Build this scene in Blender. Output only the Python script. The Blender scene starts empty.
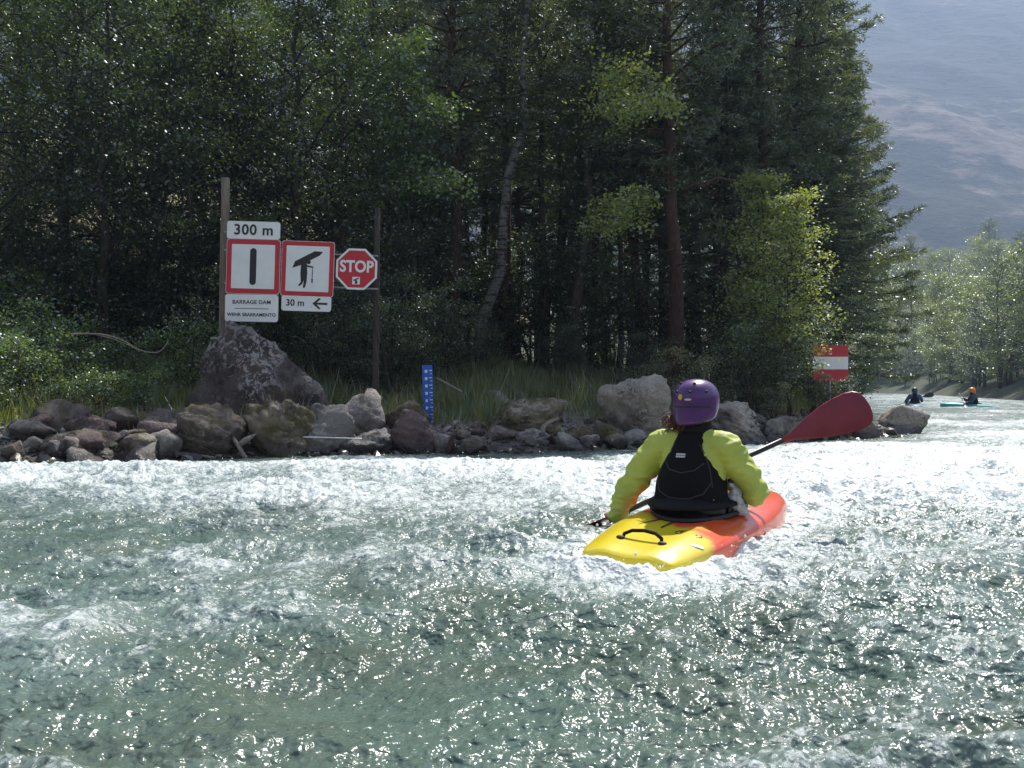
import bpy, bmesh, math, random
import numpy as np
from mathutils import Vector, Matrix, Quaternion

R = math.radians
C = bpy.context.scene.collection
sc = bpy.context.scene

# ------------------------------------------------------------------ camera, sky, sun, exposure
CAM_Z = 0.85
FPX = 900.0
cam_d = bpy.data.cameras.new('camera')
cam_d.lens = 36.0 * FPX / 1024.0
cam_d.sensor_width = 36.0
cam_d.clip_start = 0.05
cam_d.clip_end = 12000
cam = bpy.data.objects.new('camera', cam_d)
C.objects.link(cam)
cam.location = (0, 0, CAM_Z)
cam.rotation_euler = (R(90.13), 0, 0)
sc.camera = cam

SUN_EL, SUN_AZ = 54.0, 27.0          # degrees above the horizon, degrees to the right of the view direction
world = bpy.data.worlds.new('World')
sc.world = world
world.use_nodes = True
wn = world.node_tree
sky = wn.nodes.new('ShaderNodeTexSky')
sky.sky_type = 'NISHITA'
sky.sun_disc = False
sky.sun_elevation = R(SUN_EL)
sky.sun_rotation = R(SUN_AZ)
sky.altitude = 900
hs = wn.nodes.new('ShaderNodeHueSaturation'); hs.inputs['Saturation'].default_value = 0.62
wn.links.new(sky.outputs[0], hs.inputs['Color']); wn.links.new(hs.outputs[0], wn.nodes['Background'].inputs[0])
wn.nodes['Background'].inputs[1].default_value = 0.105
sun_d = bpy.data.lights.new('sun', 'SUN')
sun_d.energy = 5.0
sun_d.angle = R(0.55)
sun_d.color = (1.0, 0.95, 0.87)
sun = bpy.data.objects.new('sun', sun_d)
C.objects.link(sun)
sdir = Vector((math.sin(R(SUN_AZ)) * math.cos(R(SUN_EL)), math.cos(R(SUN_AZ)) * math.cos(R(SUN_EL)), math.sin(R(SUN_EL))))
sun.rotation_euler = sdir.to_track_quat('Z', 'Y').to_euler()
sun.location = sdir * 60

sc.view_settings.view_transform = 'Standard'
sc.view_settings.look = 'None'
sc.view_settings.exposure = 0.95
sc.view_settings.gamma = 1.0
sc.render.engine = 'CYCLES'
sc.cycles.use_denoising = True
try:
    sc.cycles.denoiser = 'OPENIMAGEDENOISE'
except Exception:
    pass
sc.cycles.max_bounces = 6
sc.cycles.diffuse_bounces = 3
sc.cycles.glossy_bounces = 3
sc.cycles.transmission_bounces = 4
sc.cycles.volume_bounces = 0
sc.cycles.sample_clamp_indirect = 4.0
sc.cycles.caustics_reflective = False
sc.cycles.caustics_refractive = False

# ------------------------------------------------------------------ helpers
def P(px, py, d):
    """a point d metres ahead of the photographer, seen in the direction (px, py)"""
    return Vector(((px - 512) / FPX * d, d, CAM_Z + (386 - py) / FPX * d))

_perm = np.random.RandomState(7).permutation(256)
_perm = np.concatenate([_perm, _perm, _perm])
_g3 = np.random.RandomState(8).normal(size=(256, 3))
_g3 /= np.linalg.norm(_g3, axis=1)[:, None]

def pn(x, y, z=0.0):
    """gradient noise, about -1..1"""
    x, y, z = np.broadcast_arrays(np.asarray(x, float), np.asarray(y, float), np.asarray(z, float))
    xi = np.floor(x).astype(np.int64); yi = np.floor(y).astype(np.int64); zi = np.floor(z).astype(np.int64)
    xf = x - xi; yf = y - yi; zf = z - zi
    u = xf**3 * (xf * (xf * 6 - 15) + 10); v = yf**3 * (yf * (yf * 6 - 15) + 10); w = zf**3 * (zf * (zf * 6 - 15) + 10)
    xi &= 255; yi &= 255; zi &= 255
    def g(a, b, c):
        h = _perm[_perm[_perm[(xi + a) & 255] + ((yi + b) & 255)] + ((zi + c) & 255)]
        q = _g3[h]
        return q[..., 0] * (xf - a) + q[..., 1] * (yf - b) + q[..., 2] * (zf - c)
    x00 = g(0,0,0) * (1-u) + g(1,0,0) * u
    x10 = g(0,1,0) * (1-u) + g(1,1,0) * u
    x01 = g(0,0,1) * (1-u) + g(1,0,1) * u
    x11 = g(0,1,1) * (1-u) + g(1,1,1) * u
    y0 = x00 * (1-v) + x10 * v
    y1 = x01 * (1-v) + x11 * v
    return (y0 * (1-w) + y1 * w) * 1.5

def fbm(x, y, z=0.0, o=4):
    a, s, t = 1.0, 0.0, 0.0
    for i in range(o):
        s = s + a * pn(x * 2**i + 13.7 * i, y * 2**i - 5.1 * i, np.asarray(z) * 2**i)
        t += a; a *= 0.5
    return s / t

def sstep(a, b, v):
    t = np.clip((v - a) / (b - a), 0, 1)
    return t * t * (3 - 2 * t)

def tag(o, label=None, cat=None, group=None, kind=None):
    if label: o['label'] = label
    if cat: o['category'] = cat
    if group: o['group'] = group
    if kind: o['kind'] = kind
    return o

def empty(name, loc=(0, 0, 0), rz=0.0):
    o = bpy.data.objects.new(name, None)
    o.empty_display_size = 0.1
    C.objects.link(o)
    o.location = loc
    o.rotation_euler = (0, 0, rz)
    return o

class MB:
    """collects vertices and faces for ONE mesh"""
    def __init__(s):
        s.v = []; s.f = []; s.m = []; s.n = 0
    def add(s, verts, faces, mi=0):
        verts = np.asarray(verts, float).reshape(-1, 3)
        s.v.append(verts)
        for f in faces:
            s.f.append([i + s.n for i in f]); s.m.append(mi)
        s.n += len(verts)
    def box(s, c, h, rot=None, mi=0):
        c = np.asarray(c, float)
        vs = np.array([(x, y, z) for x in (-1, 1) for y in (-1, 1) for z in (-1, 1)], float) * np.asarray(h, float)
        if rot is not None: vs = vs @ np.array(rot).T
        s.add(vs + c, [(0,1,3,2), (4,6,7,5), (0,4,5,1), (2,3,7,6), (0,2,6,4), (1,5,7,3)], mi)
    def tube(s, pts, rad, n=8, mi=0, cap=True, squash=None):
        """swept tube; rad: number or list; squash: (across, up) factors"""
        pts = [Vector(p) for p in pts]
        if not hasattr(rad, '__len__'): rad = [rad] * len(pts)
        base = s.n; vs = []
        t0 = (pts[1] - pts[0]).normalized()
        up = Vector((0, 0, 1)) if abs(t0.z) < 0.9 else Vector((0, 1, 0))
        a = t0.cross(up).normalized()
        for i, p in enumerate(pts):
            t = (pts[min(i + 1, len(pts) - 1)] - pts[max(i - 1, 0)]).normalized()
            a = (a - t * a.dot(t)).normalized()
            b = t.cross(a)
            sa, sb = squash if squash else (1, 1)
            for k in range(n):
                th = 2 * math.pi * k / n
                vs.append(p + a * (math.cos(th) * rad[i] * sa) + b * (math.sin(th) * rad[i] * sb))
        fs = []
        for i in range(len(pts) - 1):
            for k in range(n):
                k2 = (k + 1) % n
                fs.append((i*n + k, (i+1)*n + k, (i+1)*n + k2, i*n + k2))
        if cap:
            fs.append(tuple(range(n)))
            fs.append(tuple(reversed(range((len(pts)-1)*n, len(pts)*n))))
        s.add([tuple(v) for v in vs], fs, mi)
    def rings(s, rings, mi=0, cap=True):
        """rings: list of equal-length point loops"""
        n = len(rings[0]); vs = np.array([p for r in rings for p in r], float); fs = []
        for i in range(len(rings) - 1):
            for k in range(n):
                k2 = (k + 1) % n
                fs.append((i*n + k, i*n + k2, (i+1)*n + k2, (i+1)*n + k))
        if cap:
            fs.append(tuple(reversed(range(n)))); fs.append(tuple(range((len(rings)-1)*n, len(rings)*n)))
        s.add(vs, fs, mi)
    def ball(s, c, r, n=16, m=10, mi=0):
        """ellipsoid"""
        if not hasattr(r, '__len__'): r = (r, r, r)
        rr = []
        for i in range(m + 1):
            th = math.pi * (i + 0.02 if i == 0 else i - 0.02 if i == m else i) / m
            rr.append([(c[0] + r[0]*math.sin(th)*math.cos(2*math.pi*k/n), c[1] + r[1]*math.sin(th)*math.sin(2*math.pi*k/n), c[2] - r[2]*math.cos(th)) for k in range(n)])
        s.rings(rr, mi)
    def poly(s, pts2, y0, y1, mi=0, fr=None):
        """2-D outline (x, z) given thickness y0..y1"""
        n = len(pts2)
        vs = [(p[0], y0, p[1]) for p in pts2] + [(p[0], y1, p[1]) for p in pts2]
        fs = [tuple(range(n)), tuple(reversed(range(n, 2*n)))] + [(i, i + n, (i+1) % n + n, (i+1) % n) for i in range(n)]
        s.add(vs, fs, mi)
    def build(s, name, mat, parent=None, smooth=False, loc=None, fix=True):
        me = bpy.data.meshes.new(name)
        vs = np.concatenate(s.v) if s.v else np.zeros((0, 3))
        if loc is not None: vs = vs - np.array(loc)
        me.from_pydata(vs.tolist(), [], s.f)
        mats = mat if isinstance(mat, (list, tuple)) else [mat]
        for m in mats: me.materials.append(m)
        if len(mats) > 1: me.polygons.foreach_set('material_index', s.m)
        if fix:
            bm = bmesh.new(); bm.from_mesh(me); bmesh.ops.recalc_face_normals(bm, faces=bm.faces); bm.to_mesh(me); bm.free()
        if smooth: me.polygons.foreach_set('use_smooth', [True] * len(me.polygons))
        me.update()
        o = bpy.data.objects.new(name, me)
        C.objects.link(o)
        if parent is not None: o.parent = parent
        if loc is not None: o.location = loc
        return o

def quads_mesh(name, verts, mats, smooth=False):
    """verts: (n*4, 3) array, every four a face"""
    n = len(verts) // 4
    me = bpy.data.meshes.new(name)
    me.vertices.add(n * 4); me.vertices.foreach_set('co', np.ascontiguousarray(verts, dtype=np.float32).ravel())
    me.loops.add(n * 4); me.loops.foreach_set('vertex_index', np.arange(n * 4, dtype=np.int32))
    me.polygons.add(n); me.polygons.foreach_set('loop_start', np.arange(n, dtype=np.int32) * 4)
    me.materials.append(mats)
    me.update(calc_edges=True)
    return me

def grid_mesh(name, X, Y, Z, mat, smooth=True):
    nr, nc = X.shape
    me = bpy.data.meshes.new(name)
    me.vertices.add(nr * nc)
    me.vertices.foreach_set('co', np.stack([X, Y, Z], -1).astype(np.float32).ravel())
    a = (np.arange(nr - 1)[:, None] * nc + np.arange(nc - 1)[None, :]).ravel()
    idx = np.stack([a, a + 1, a + nc + 1, a + nc], -1).astype(np.int32)
    nf = len(idx)
    me.loops.add(nf * 4); me.loops.foreach_set('vertex_index', idx.ravel())
    me.polygons.add(nf); me.polygons.foreach_set('loop_start', np.arange(nf, dtype=np.int32) * 4)
    if smooth: me.polygons.foreach_set('use_smooth', np.ones(nf, dtype=bool))
    me.materials.append(mat)
    me.update(calc_edges=True)
    return me

def link(name, me, parent=None, loc=None):
    o = bpy.data.objects.new(name, me); C.objects.link(o)
    if parent is not None: o.parent = parent
    if loc is not None: o.location = loc
    return o

def remeshed(mb, name, mat, parent, voxel, smooth_it=4, loc=(0, 0, 0), post=None, factor=0.5):
    """fuse the shapes collected in mb into one continuous surface"""
    o = mb.build('tmp', mat)
    m = o.modifiers.new('r', 'REMESH'); m.mode = 'VOXEL'; m.voxel_size = voxel
    if smooth_it:
        k = o.modifiers.new('s', 'SMOOTH'); k.iterations = smooth_it; k.factor = factor
    dg = bpy.context.evaluated_depsgraph_get()
    me = bpy.data.meshes.new_from_object(o.evaluated_get(dg))
    old = o.data
    bpy.data.objects.remove(o); bpy.data.meshes.remove(old)
    n = len(me.vertices); co = np.zeros(n * 3); me.vertices.foreach_get('co', co); co = co.reshape(-1, 3)
    if post is not None:
        nn = np.zeros(n * 3); me.vertices.foreach_get('normal', nn); co = post(co, nn.reshape(-1, 3))
    co = co - np.array(loc)
    me.vertices.foreach_set('co', co.ravel())
    me.materials.clear()
    me.materials.append(mat)
    me.polygons.foreach_set('use_smooth', np.ones(len(me.polygons), dtype=bool))
    me.name = name
    me.update()
    r = bpy.data.objects.new(name, me); C.objects.link(r)
    if parent is not None: r.parent = parent
    r.location = loc
    return r

def text_mesh(s, size, spacing=1.0, bold=0.0):
    cu = bpy.data.curves.new('t', 'FONT'); cu.body = s; cu.size = size; cu.align_x = 'CENTER'; cu.align_y = 'CENTER'
    cu.space_character = spacing; cu.extrude = 0.0015; cu.offset = bold; cu.resolution_u = 4
    o = bpy.data.objects.new('t', cu); C.objects.link(o)
    dg = bpy.context.evaluated_depsgraph_get()
    me = bpy.data.meshes.new_from_object(o.evaluated_get(dg))
    bpy.data.objects.remove(o)
    return me

# ------------------------------------------------------------------ materials
def newmat(name):
    m = bpy.data.materials.new(name); m.use_nodes = True
    nt = m.node_tree
    return m, nt, nt.nodes['Principled BSDF']

def N(nt, t, **kw):
    n = nt.nodes.new(t)
    for k, v in kw.items(): setattr(n, k, v)
    return n

def noise(nt, scale, detail=4, rough=0.55, vec=None, dist=0.0):
    n = N(nt, 'ShaderNodeTexNoise'); n.inputs['Scale'].default_value = scale
    n.inputs['Detail'].default_value = detail; n.inputs['Roughness'].default_value = rough
    n.inputs['Distortion'].default_value = dist
    if vec is not None: nt.links.new(vec, n.inputs['Vector'])
    return n.outputs['Fac']

def ramp(nt, fac, stops, interp='LINEAR'):
    r = N(nt, 'ShaderNodeValToRGB'); cr = r.color_ramp; cr.interpolation = interp
    while len(cr.elements) < len(stops): cr.elements.new(0.5)
    for e, (p, c) in zip(cr.elements, stops):
        e.position = p; e.color = (c, c, c, 1) if not hasattr(c, '__len__') else (*c, 1)
    nt.links.new(fac, r.inputs[0])
    return r.outputs[0]

def mix(nt, fac, a, b, typ='MIX'):
    m = N(nt, 'ShaderNodeMixRGB', blend_type=typ)
    for i, v in ((0, fac), (1, a), (2, b)):
        if hasattr(v, 'is_linked') or isinstance(v, bpy.types.NodeSocket): nt.links.new(v, m.inputs[i])
        elif i == 0: m.inputs[0].default_value = v
        else: m.inputs[i].default_value = (*v, 1)
    return m.outputs[0]

def mth(nt, op, a, b=None, clamp=False):
    m = N(nt, 'ShaderNodeMath', operation=op); m.use_clamp = clamp
    for i, v in ((0, a), (1, b)):
        if v is None: continue
        if isinstance(v, bpy.types.NodeSocket): nt.links.new(v, m.inputs[i])
        else: m.inputs[i].default_value = v
    return m.outputs[0]

def bump(nt, h, strength, dist, normal=None):
    b = N(nt, 'ShaderNodeBump'); b.inputs['Strength'].default_value = strength; b.inputs['Distance'].default_value = dist
    nt.links.new(h, b.inputs['Height'])
    if normal is not None: nt.links.new(normal, b.inputs['Normal'])
    return b.outputs[0]

def coords(nt, which='Object', scale=(1, 1, 1)):
    tc = N(nt, 'ShaderNodeTexCoord'); mp = N(nt, 'ShaderNodeMapping')
    mp.inputs['Scale'].default_value = scale
    nt.links.new(tc.outputs[which], mp.inputs['Vector'])
    return mp.outputs[0]

def simple(name, col, rough=0.6, var=0.15, nscale=20, bmp=0.0, metal=0.0, spec=0.5, coat=0.0):
    m, nt, b = newmat(name)
    v = coords(nt)
    n = noise(nt, nscale, 5, vec=v)
    lo = tuple(c * (1 - var) for c in col); hi = tuple(min(1, c * (1 + var)) for c in col)
    nt.links.new(ramp(nt, n, [(0.3, lo), (0.7, hi)]), b.inputs['Base Color'])
    b.inputs['Roughness'].default_value = rough; b.inputs['Metallic'].default_value = metal
    b.inputs['Specular IOR Level'].default_value = spec; b.inputs['Coat Weight'].default_value = coat
    if bmp: nt.links.new(bump(nt, n, bmp, 0.01), b.inputs['Normal'])
    return m

def leaf_mat(name, c1, c2, trans=0.45, gloss=0.35, hue=0.12):
    """thin leaf: diffuse + light coming through + a waxy glint"""
    m = bpy.data.materials.new(name); m.use_nodes = True; nt = m.node_tree
    nt.nodes.clear()
    out = N(nt, 'ShaderNodeOutputMaterial')
    geo = N(nt, 'ShaderNodeNewGeometry'); oi = N(nt, 'ShaderNodeObjectInfo')
    f = mth(nt, 'ADD', mth(nt, 'MULTIPLY', geo.outputs['Random Per Island'], 0.75), mth(nt, 'MULTIPLY', oi.outputs['Random'], 0.25))
    col = ramp(nt, f, [(0.0, c1), (1.0, c2)])
    # clumps of differing green through the crown
    tc = N(nt, 'ShaderNodeTexCoord')
    cl = noise(nt, 1.1, 3, vec=tc.outputs['Object'])
    col = mix(nt, mth(nt, 'MULTIPLY', ramp(nt, cl, [(0.4, 0.0), (0.65, 1.0)]), 0.45), col, tuple(min(1, c * k) for c, k in zip(c2, (1.6, 1.25, 0.9))))
    d = N(nt, 'ShaderNodeBsdfDiffuse'); t = N(nt, 'ShaderNodeBsdfTranslucent'); g = N(nt, 'ShaderNodeBsdfGlossy')
    nt.links.new(col, d.inputs[0])
    tcol = mix(nt, 0.6, col, (min(1, c2[0] * 3.0), min(1, c2[1] * 2.6), c2[2] * 0.9))
    nt.links.new(tcol, t.inputs[0])
    g.inputs['Roughness'].default_value = gloss; g.inputs[0].default_value = (0.9, 0.95, 1, 1)
    m1 = N(nt, 'ShaderNodeMixShader'); m1.inputs[0].default_value = trans
    nt.links.new(d.outputs[0], m1.inputs[1]); nt.links.new(t.outputs[0], m1.inputs[2])
    m2 = N(nt, 'ShaderNodeMixShader'); m2.inputs[0].default_value = 0.11
    nt.links.new(m1.outputs[0], m2.inputs[1]); nt.links.new(g.outputs[0], m2.inputs[2])
    nt.links.new(m2.outputs[0], out.inputs[0])
    return m

def bark_mat(name, c1, c2, sc_=(6, 6, 1.2), extra=None):
    m, nt, b = newmat(name)
    v = coords(nt, 'Object', sc_)
    n = noise(nt, 4, 7, 0.65, v, 0.4)
    col = ramp(nt, n, [(0.3, c1), (0.68, c2)])
    if extra: col = extra(nt, col)
    nt.links.new(col, b.inputs['Base Color'])
    b.inputs['Roughness'].default_value = 0.9
    nt.links.new(bump(nt, n, 0.9, 0.03), b.inputs['Normal'])
    return m

def birch_extra(nt, col):
    v = coords(nt, 'Object', (3, 3, 14))
    n = noise(nt, 1.3, 4, 0.6, v)
    return mix(nt, ramp(nt, n, [(0.50, 0.0), (0.56, 1.0)]), col, (0.03, 0.028, 0.025))

def rock_mat(name, base, dark, lichen=(0.42, 0.40, 0.37), lichen_amt=0.45, moss=None, moss_amt=0.5, lscale=16, wet=True):
    m, nt, b = newmat(name)
    v = coords(nt)
    oi = N(nt, 'ShaderNodeObjectInfo')
    off = N(nt, 'ShaderNodeVectorMath', operation='ADD')
    nt.links.new(v, off.inputs[0])
    cmb = N(nt, 'ShaderNodeCombineXYZ'); nt.links.new(mth(nt, 'MULTIPLY', oi.outputs['Random'], 40.0), cmb.inputs[0]); nt.links.new(cmb.outputs[0], off.inputs[1])
    v = off.outputs[0]
    n1 = noise(nt, 2.6, 7, 0.62, v, 0.3)
    col = ramp(nt, n1, [(0.36, dark), (0.52, base), (0.70, tuple(min(1, c * 1.3) for c in base))])
    n2 = noise(nt, lscale, 9, 0.74, v, 0.35)
    geo = N(nt, 'ShaderNodeNewGeometry'); sx = N(nt, 'ShaderNodeSeparateXYZ'); nt.links.new(geo.outputs['Normal'], sx.inputs[0])
    up = mth(nt, 'MULTIPLY', mth(nt, 'ADD', sx.outputs['Z'], 0.7), 0.12)
    lm = ramp(nt, mth(nt, 'ADD', n2, mth(nt, 'SUBTRACT', up, 0.08)), [(0.60 - 0.16 * lichen_amt, 0.0), (0.64 - 0.16 * lichen_amt, 1.0)])
    lpatch = ramp(nt, noise(nt, 1.7, 3, .5, v), [(.42, .12), (.58, 1.)])
    col = mix(nt, mth(nt, 'MULTIPLY', mth(nt, 'MULTIPLY', lm, 0.9), lpatch), col, lichen)
    if moss:
        n3 = noise(nt, 3.2, 5, 0.6, v)
        mm = ramp(nt, mth(nt, 'ADD', n3, up), [(0.70 - 0.25 * moss_amt, 0.0), (0.80 - 0.25 * moss_amt, 1.0)])
        col = mix(nt, mm, col, moss)
    rough = 0.85
    if wet:   # wet band just above the river
        pz = N(nt, 'ShaderNodeSeparateXYZ'); nt.links.new(geo.outputs['Position'], pz.inputs[0])
        wz = mth(nt, 'ADD', pz.outputs['Z'], mth(nt, 'MULTIPLY', n1, 0.15))
        wf = ramp(nt, wz, [(0.16, 1.0), (0.26, 0.0)])
        col = mix(nt, mth(nt, 'MULTIPLY', wf, 0.65), col, tuple(c * 0.4 for c in dark))
        nt.links.new(ramp(nt, wf, [(0.0, 0.9), (1.0, 0.25)]), b.inputs['Roughness'])
    else: b.inputs['Roughness'].default_value = rough
    nt.links.new(col, b.inputs['Base Color'])
    nf = noise(nt, 14, 8, 0.7, v)
    vo = N(nt, 'ShaderNodeTexVoronoi', feature='DISTANCE_TO_EDGE'); vo.inputs['Scale'].default_value = 3.2; nt.links.new(v, vo.inputs['Vector'])
    nn = bump(nt, nf, 1.0, 0.05, bump(nt, n2, 0.8, 0.03, bump(nt, ramp(nt, vo.outputs['Distance'], [(0, 0), (.05, 1)]), .5, .03)))
    nt.links.new(nn, b.inputs['Normal'])
    return m

M = {}
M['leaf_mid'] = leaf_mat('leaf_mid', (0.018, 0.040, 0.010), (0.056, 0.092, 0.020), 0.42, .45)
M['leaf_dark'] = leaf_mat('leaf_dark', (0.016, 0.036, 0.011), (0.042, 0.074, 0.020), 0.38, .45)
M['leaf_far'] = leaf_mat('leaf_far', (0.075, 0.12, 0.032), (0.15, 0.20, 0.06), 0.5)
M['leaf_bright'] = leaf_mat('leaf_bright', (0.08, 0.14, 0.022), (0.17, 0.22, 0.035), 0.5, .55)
M['leaf_pale'] = leaf_mat('leaf_pale', (0.10, 0.125, 0.06), (0.19, 0.21, 0.11), 0.35, 0.3)
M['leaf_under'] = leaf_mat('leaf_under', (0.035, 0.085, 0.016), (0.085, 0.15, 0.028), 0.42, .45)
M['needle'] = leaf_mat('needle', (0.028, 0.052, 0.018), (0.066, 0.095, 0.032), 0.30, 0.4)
M['needle_light'] = leaf_mat('needle_light', (0.045, 0.078, 0.026), (0.095, 0.130, 0.045), 0.35, 0.4)
M['grass'] = leaf_mat('grass', (0.055, 0.10, 0.020), (0.12, 0.165, 0.04), 0.5)
M['straw'] = leaf_mat('straw', (0.16, 0.14, 0.06), (0.26, 0.22, 0.10), 0.35)
M['bark'] = bark_mat('bark', (0.020, 0.016, 0.013), (0.085, 0.068, 0.055))
M['bark_pine'] = bark_mat('bark_pine', (0.020, 0.013, 0.010), (0.115, 0.060, 0.042))
M['bark_birch'] = bark_mat('bark_birch', (0.07, 0.065, 0.06), (0.20, 0.19, 0.17), (6, 6, 3), birch_extra)
M['deadwood'] = bark_mat('deadwood', (0.16, 0.13, 0.10), (0.42, 0.37, 0.31), (20, 20, 4))
M['post_wood'] = bark_mat('post_wood', (0.13, 0.10, 0.075), (0.30, 0.25, 0.19), (14, 14, 1.5))
M['rock_dark'] = rock_mat('rock_dark', (0.10, 0.075, 0.065), (0.030, 0.020, 0.019), (0.40, 0.375, 0.35), 0.30, None, lscale=13)
M['rock_brown'] = rock_mat('rock_brown', (0.185, 0.145, 0.115), (0.07, 0.05, 0.042), (0.34, 0.31, 0.27), 0.25, (0.10, 0.085, 0.025), 0.1)
M['rock_moss'] = rock_mat('rock_moss', (0.21, 0.17, 0.12), (0.08, 0.06, 0.04), (0.36, 0.32, 0.25), 0.3, (0.105, 0.090, 0.035), 0.30)
M['rock_grey'] = rock_mat('rock_grey', (0.23, 0.205, 0.19), (0.09, 0.075, 0.07), (0.40, 0.38, 0.35), 0.4, None)
M['rock_pale'] = rock_mat('rock_pale', (0.30, 0.265, 0.235), (0.13, 0.105, 0.09), (0.46, 0.43, 0.39), 0.6, None)
M['rock_pocked'] = rock_mat('rock_pocked', (0.30, 0.26, 0.22), (0.06, 0.045, 0.04), (0.45, 0.41, 0.36), 0.62, None, lscale=20)
M['rock_red'] = rock_mat('rock_red', (0.155, 0.105, 0.100), (0.075, 0.048, 0.046), (0.27, 0.23, 0.21), 0.08, None)
# ------------------------------------------------------------------ the river's outline and the land round it
LEFT_BANK = [(-60,-30),(-25,-2),(-12,6.5),(-5.9,9.6),(-3,10.9),(0,11.6),(2,12.5),(4.5,13.9),(6.4,15.0),(7.0,15.9),(7.2,17.5),(10,26),(15.2,40),(23,60),(30,82),(31,95),(22,106),(-40,118)]
RIGHT_BANK = [(-40,150),(10,137),(36,123),(46,112),(44,95),(32,57),(22,28),(22,5),(35,-30)]
RIVER = np.array(LEFT_BANK + RIGHT_BANK, float)

def land(x, y):
    """signed distance from the water's edge, positive on land"""
    x = np.asarray(x, float); y = np.asarray(y, float)
    d = np.full(x.shape, 1e9); inside = np.zeros(x.shape, bool)
    n = len(RIVER)
    for i in range(n):
        ax, ay = RIVER[i]; bx, by = RIVER[(i + 1) % n]
        vx, vy = bx - ax, by - ay
        t = np.clip(((x - ax) * vx + (y - ay) * vy) / (vx * vx + vy * vy), 0, 1)
        d = np.minimum(d, np.hypot(x - ax - t * vx, y - ay - t * vy))
        c = ((ay > y) != (by > y)) & (x < (bx - ax) * (y - ay) / ((by - ay) if by != ay else 1e-9) + ax)
        inside ^= c
    return np.where(inside, -d, d)

def ground_h(x, y):
    x = np.asarray(x, float); y = np.asarray(y, float)
    s = land(x, y)
    near = np.interp(s, [-4, -1, 0, .5, 1.5, 3, 8, 16, 24, 50, 130, 260], [-1.3, -.5, -.06, .08, .34, .62, 1.25, 2.1, 4.0, 19, 52, 60])
    far = np.interp(s, [-4, 0, .6, 4, 20, 60, 150, 300], [-1.3, -.05, .75, 1.8, 5, 14, 26, 36])
    w = sstep(25, 70, y) * sstep(5, 30, x + (y - 60) * 0.2)
    w = np.maximum(w, sstep(14, 20, x) * (y < 60))
    z = near * (1 - w) + far * w
    amp = np.clip(s, 0, 6) / 6
    z = z + amp * (0.35 * fbm(x * .22, y * .22, 3.3, 3) + 0.10 * pn(x * 1.1, y * 1.1, 7)) + 0.03 * pn(x * 3, y * 3, 1)
    return z

def gz(x, y): return float(ground_h(np.array([x]), np.array([y]))[0])

# ground sheet: fine near the photographer's side of the bank, coarser far off
def axis(lo, hi, dense_lo, dense_hi, fine, coarse):
    a = [dense_lo]
    while a[-1] < dense_hi: a.append(a[-1] + fine)
    st = fine
    while a[-1] < hi: st = min(coarse, st * 1.12); a.append(a[-1] + st)
    b = [dense_lo]; st = fine
    while b[-1] > lo: st = min(coarse, st * 1.12); b.append(b[-1] - st)
    return np.array(b[::-1][:-1] + a)
gx = axis(-420, 420, -9, 11, 0.13, 9)
gy = axis(-120, 420, 8, 24, 0.13, 9)
GX, GY = np.meshgrid(gx, gy)
GZ = ground_h(GX, GY)

m, nt, b = newmat('ground')
v = coords(nt)
geo = N(nt, 'ShaderNodeNewGeometry'); px_ = N(nt, 'ShaderNodeSeparateXYZ'); nt.links.new(geo.outputs['Position'], px_.inputs[0])
n1 = noise(nt, 0.8, 6, 0.6, v); n2 = noise(nt, 11, 6, 0.65, v); n3 = noise(nt, 55, 4, 0.6, v)
farg = ramp(nt, mth(nt, 'MULTIPLY', px_.outputs['Y'], 0.01), [(.30, 0.), (.45, 1.)])
gravel = ramp(nt, n2, [(0.3, (0.07, 0.055, 0.047)), (0.5, (0.17, 0.145, 0.125)), (0.72, (0.33, 0.29, 0.26))])
gravel = mix(nt, 0.5, gravel, ramp(nt, n3, [(0.35, (0.08, 0.065, 0.055)), (0.65, (0.30, 0.265, 0.235))]))
forest = ramp(nt, n2, [(0.35, (0.022, 0.026, 0.012)), (0.55, (0.04, 0.05, 0.02)), (0.75, (0.075, 0.06, 0.035))])
dry = ramp(nt, n1, [(0.3, (0.15, 0.14, 0.055)), (0.5, (0.26, 0.215, 0.11)), (0.7, (0.34, 0.27, 0.15))])
zz = mth(nt, 'ADD', px_.outputs['Z'], mth(nt, 'MULTIPLY', mth(nt, 'SUBTRACT', n1, 0.5), 0.9))
col = mix(nt, ramp(nt, mth(nt, 'MULTIPLY', zz, 0.5), [(0.26, 0.0), (0.40, 1.0)]), gravel, forest)
col = mix(nt, farg, col, mix(nt, 0.5, forest, (0.035, 0.055, 0.018)))
col = mix(nt, mth(nt, 'MULTIPLY', ramp(nt, mth(nt, 'MULTIPLY', zz, 0.05), [(0.28, 0.0), (0.42, 1.0)]), ramp(nt, mth(nt, 'ADD', mth(nt, 'MULTIPLY', px_.outputs['X'], 0.01), .5), [(.52, 1.), (.62, 0.25)])), col, dry)
col = mix(nt, ramp(nt, mth(nt, 'ADD', px_.outputs['Z'], mth(nt, 'MULTIPLY', n2, 0.12)), [(0.08, 1.0), (0.2, 0.0)]), col, (0.045, 0.035, 0.03))
nt.links.new(col, b.inputs['Base Color']); b.inputs['Roughness'].default_value = 0.92
nt.links.new(bump(nt, n2, 0.9, 0.05, bump(nt, n3, 0.6, 0.012)), b.inputs['Normal'])
M['ground'] = m
tag(link('ground', grid_mesh('ground', GX, GY, GZ, m)), kind='structure')

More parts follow.
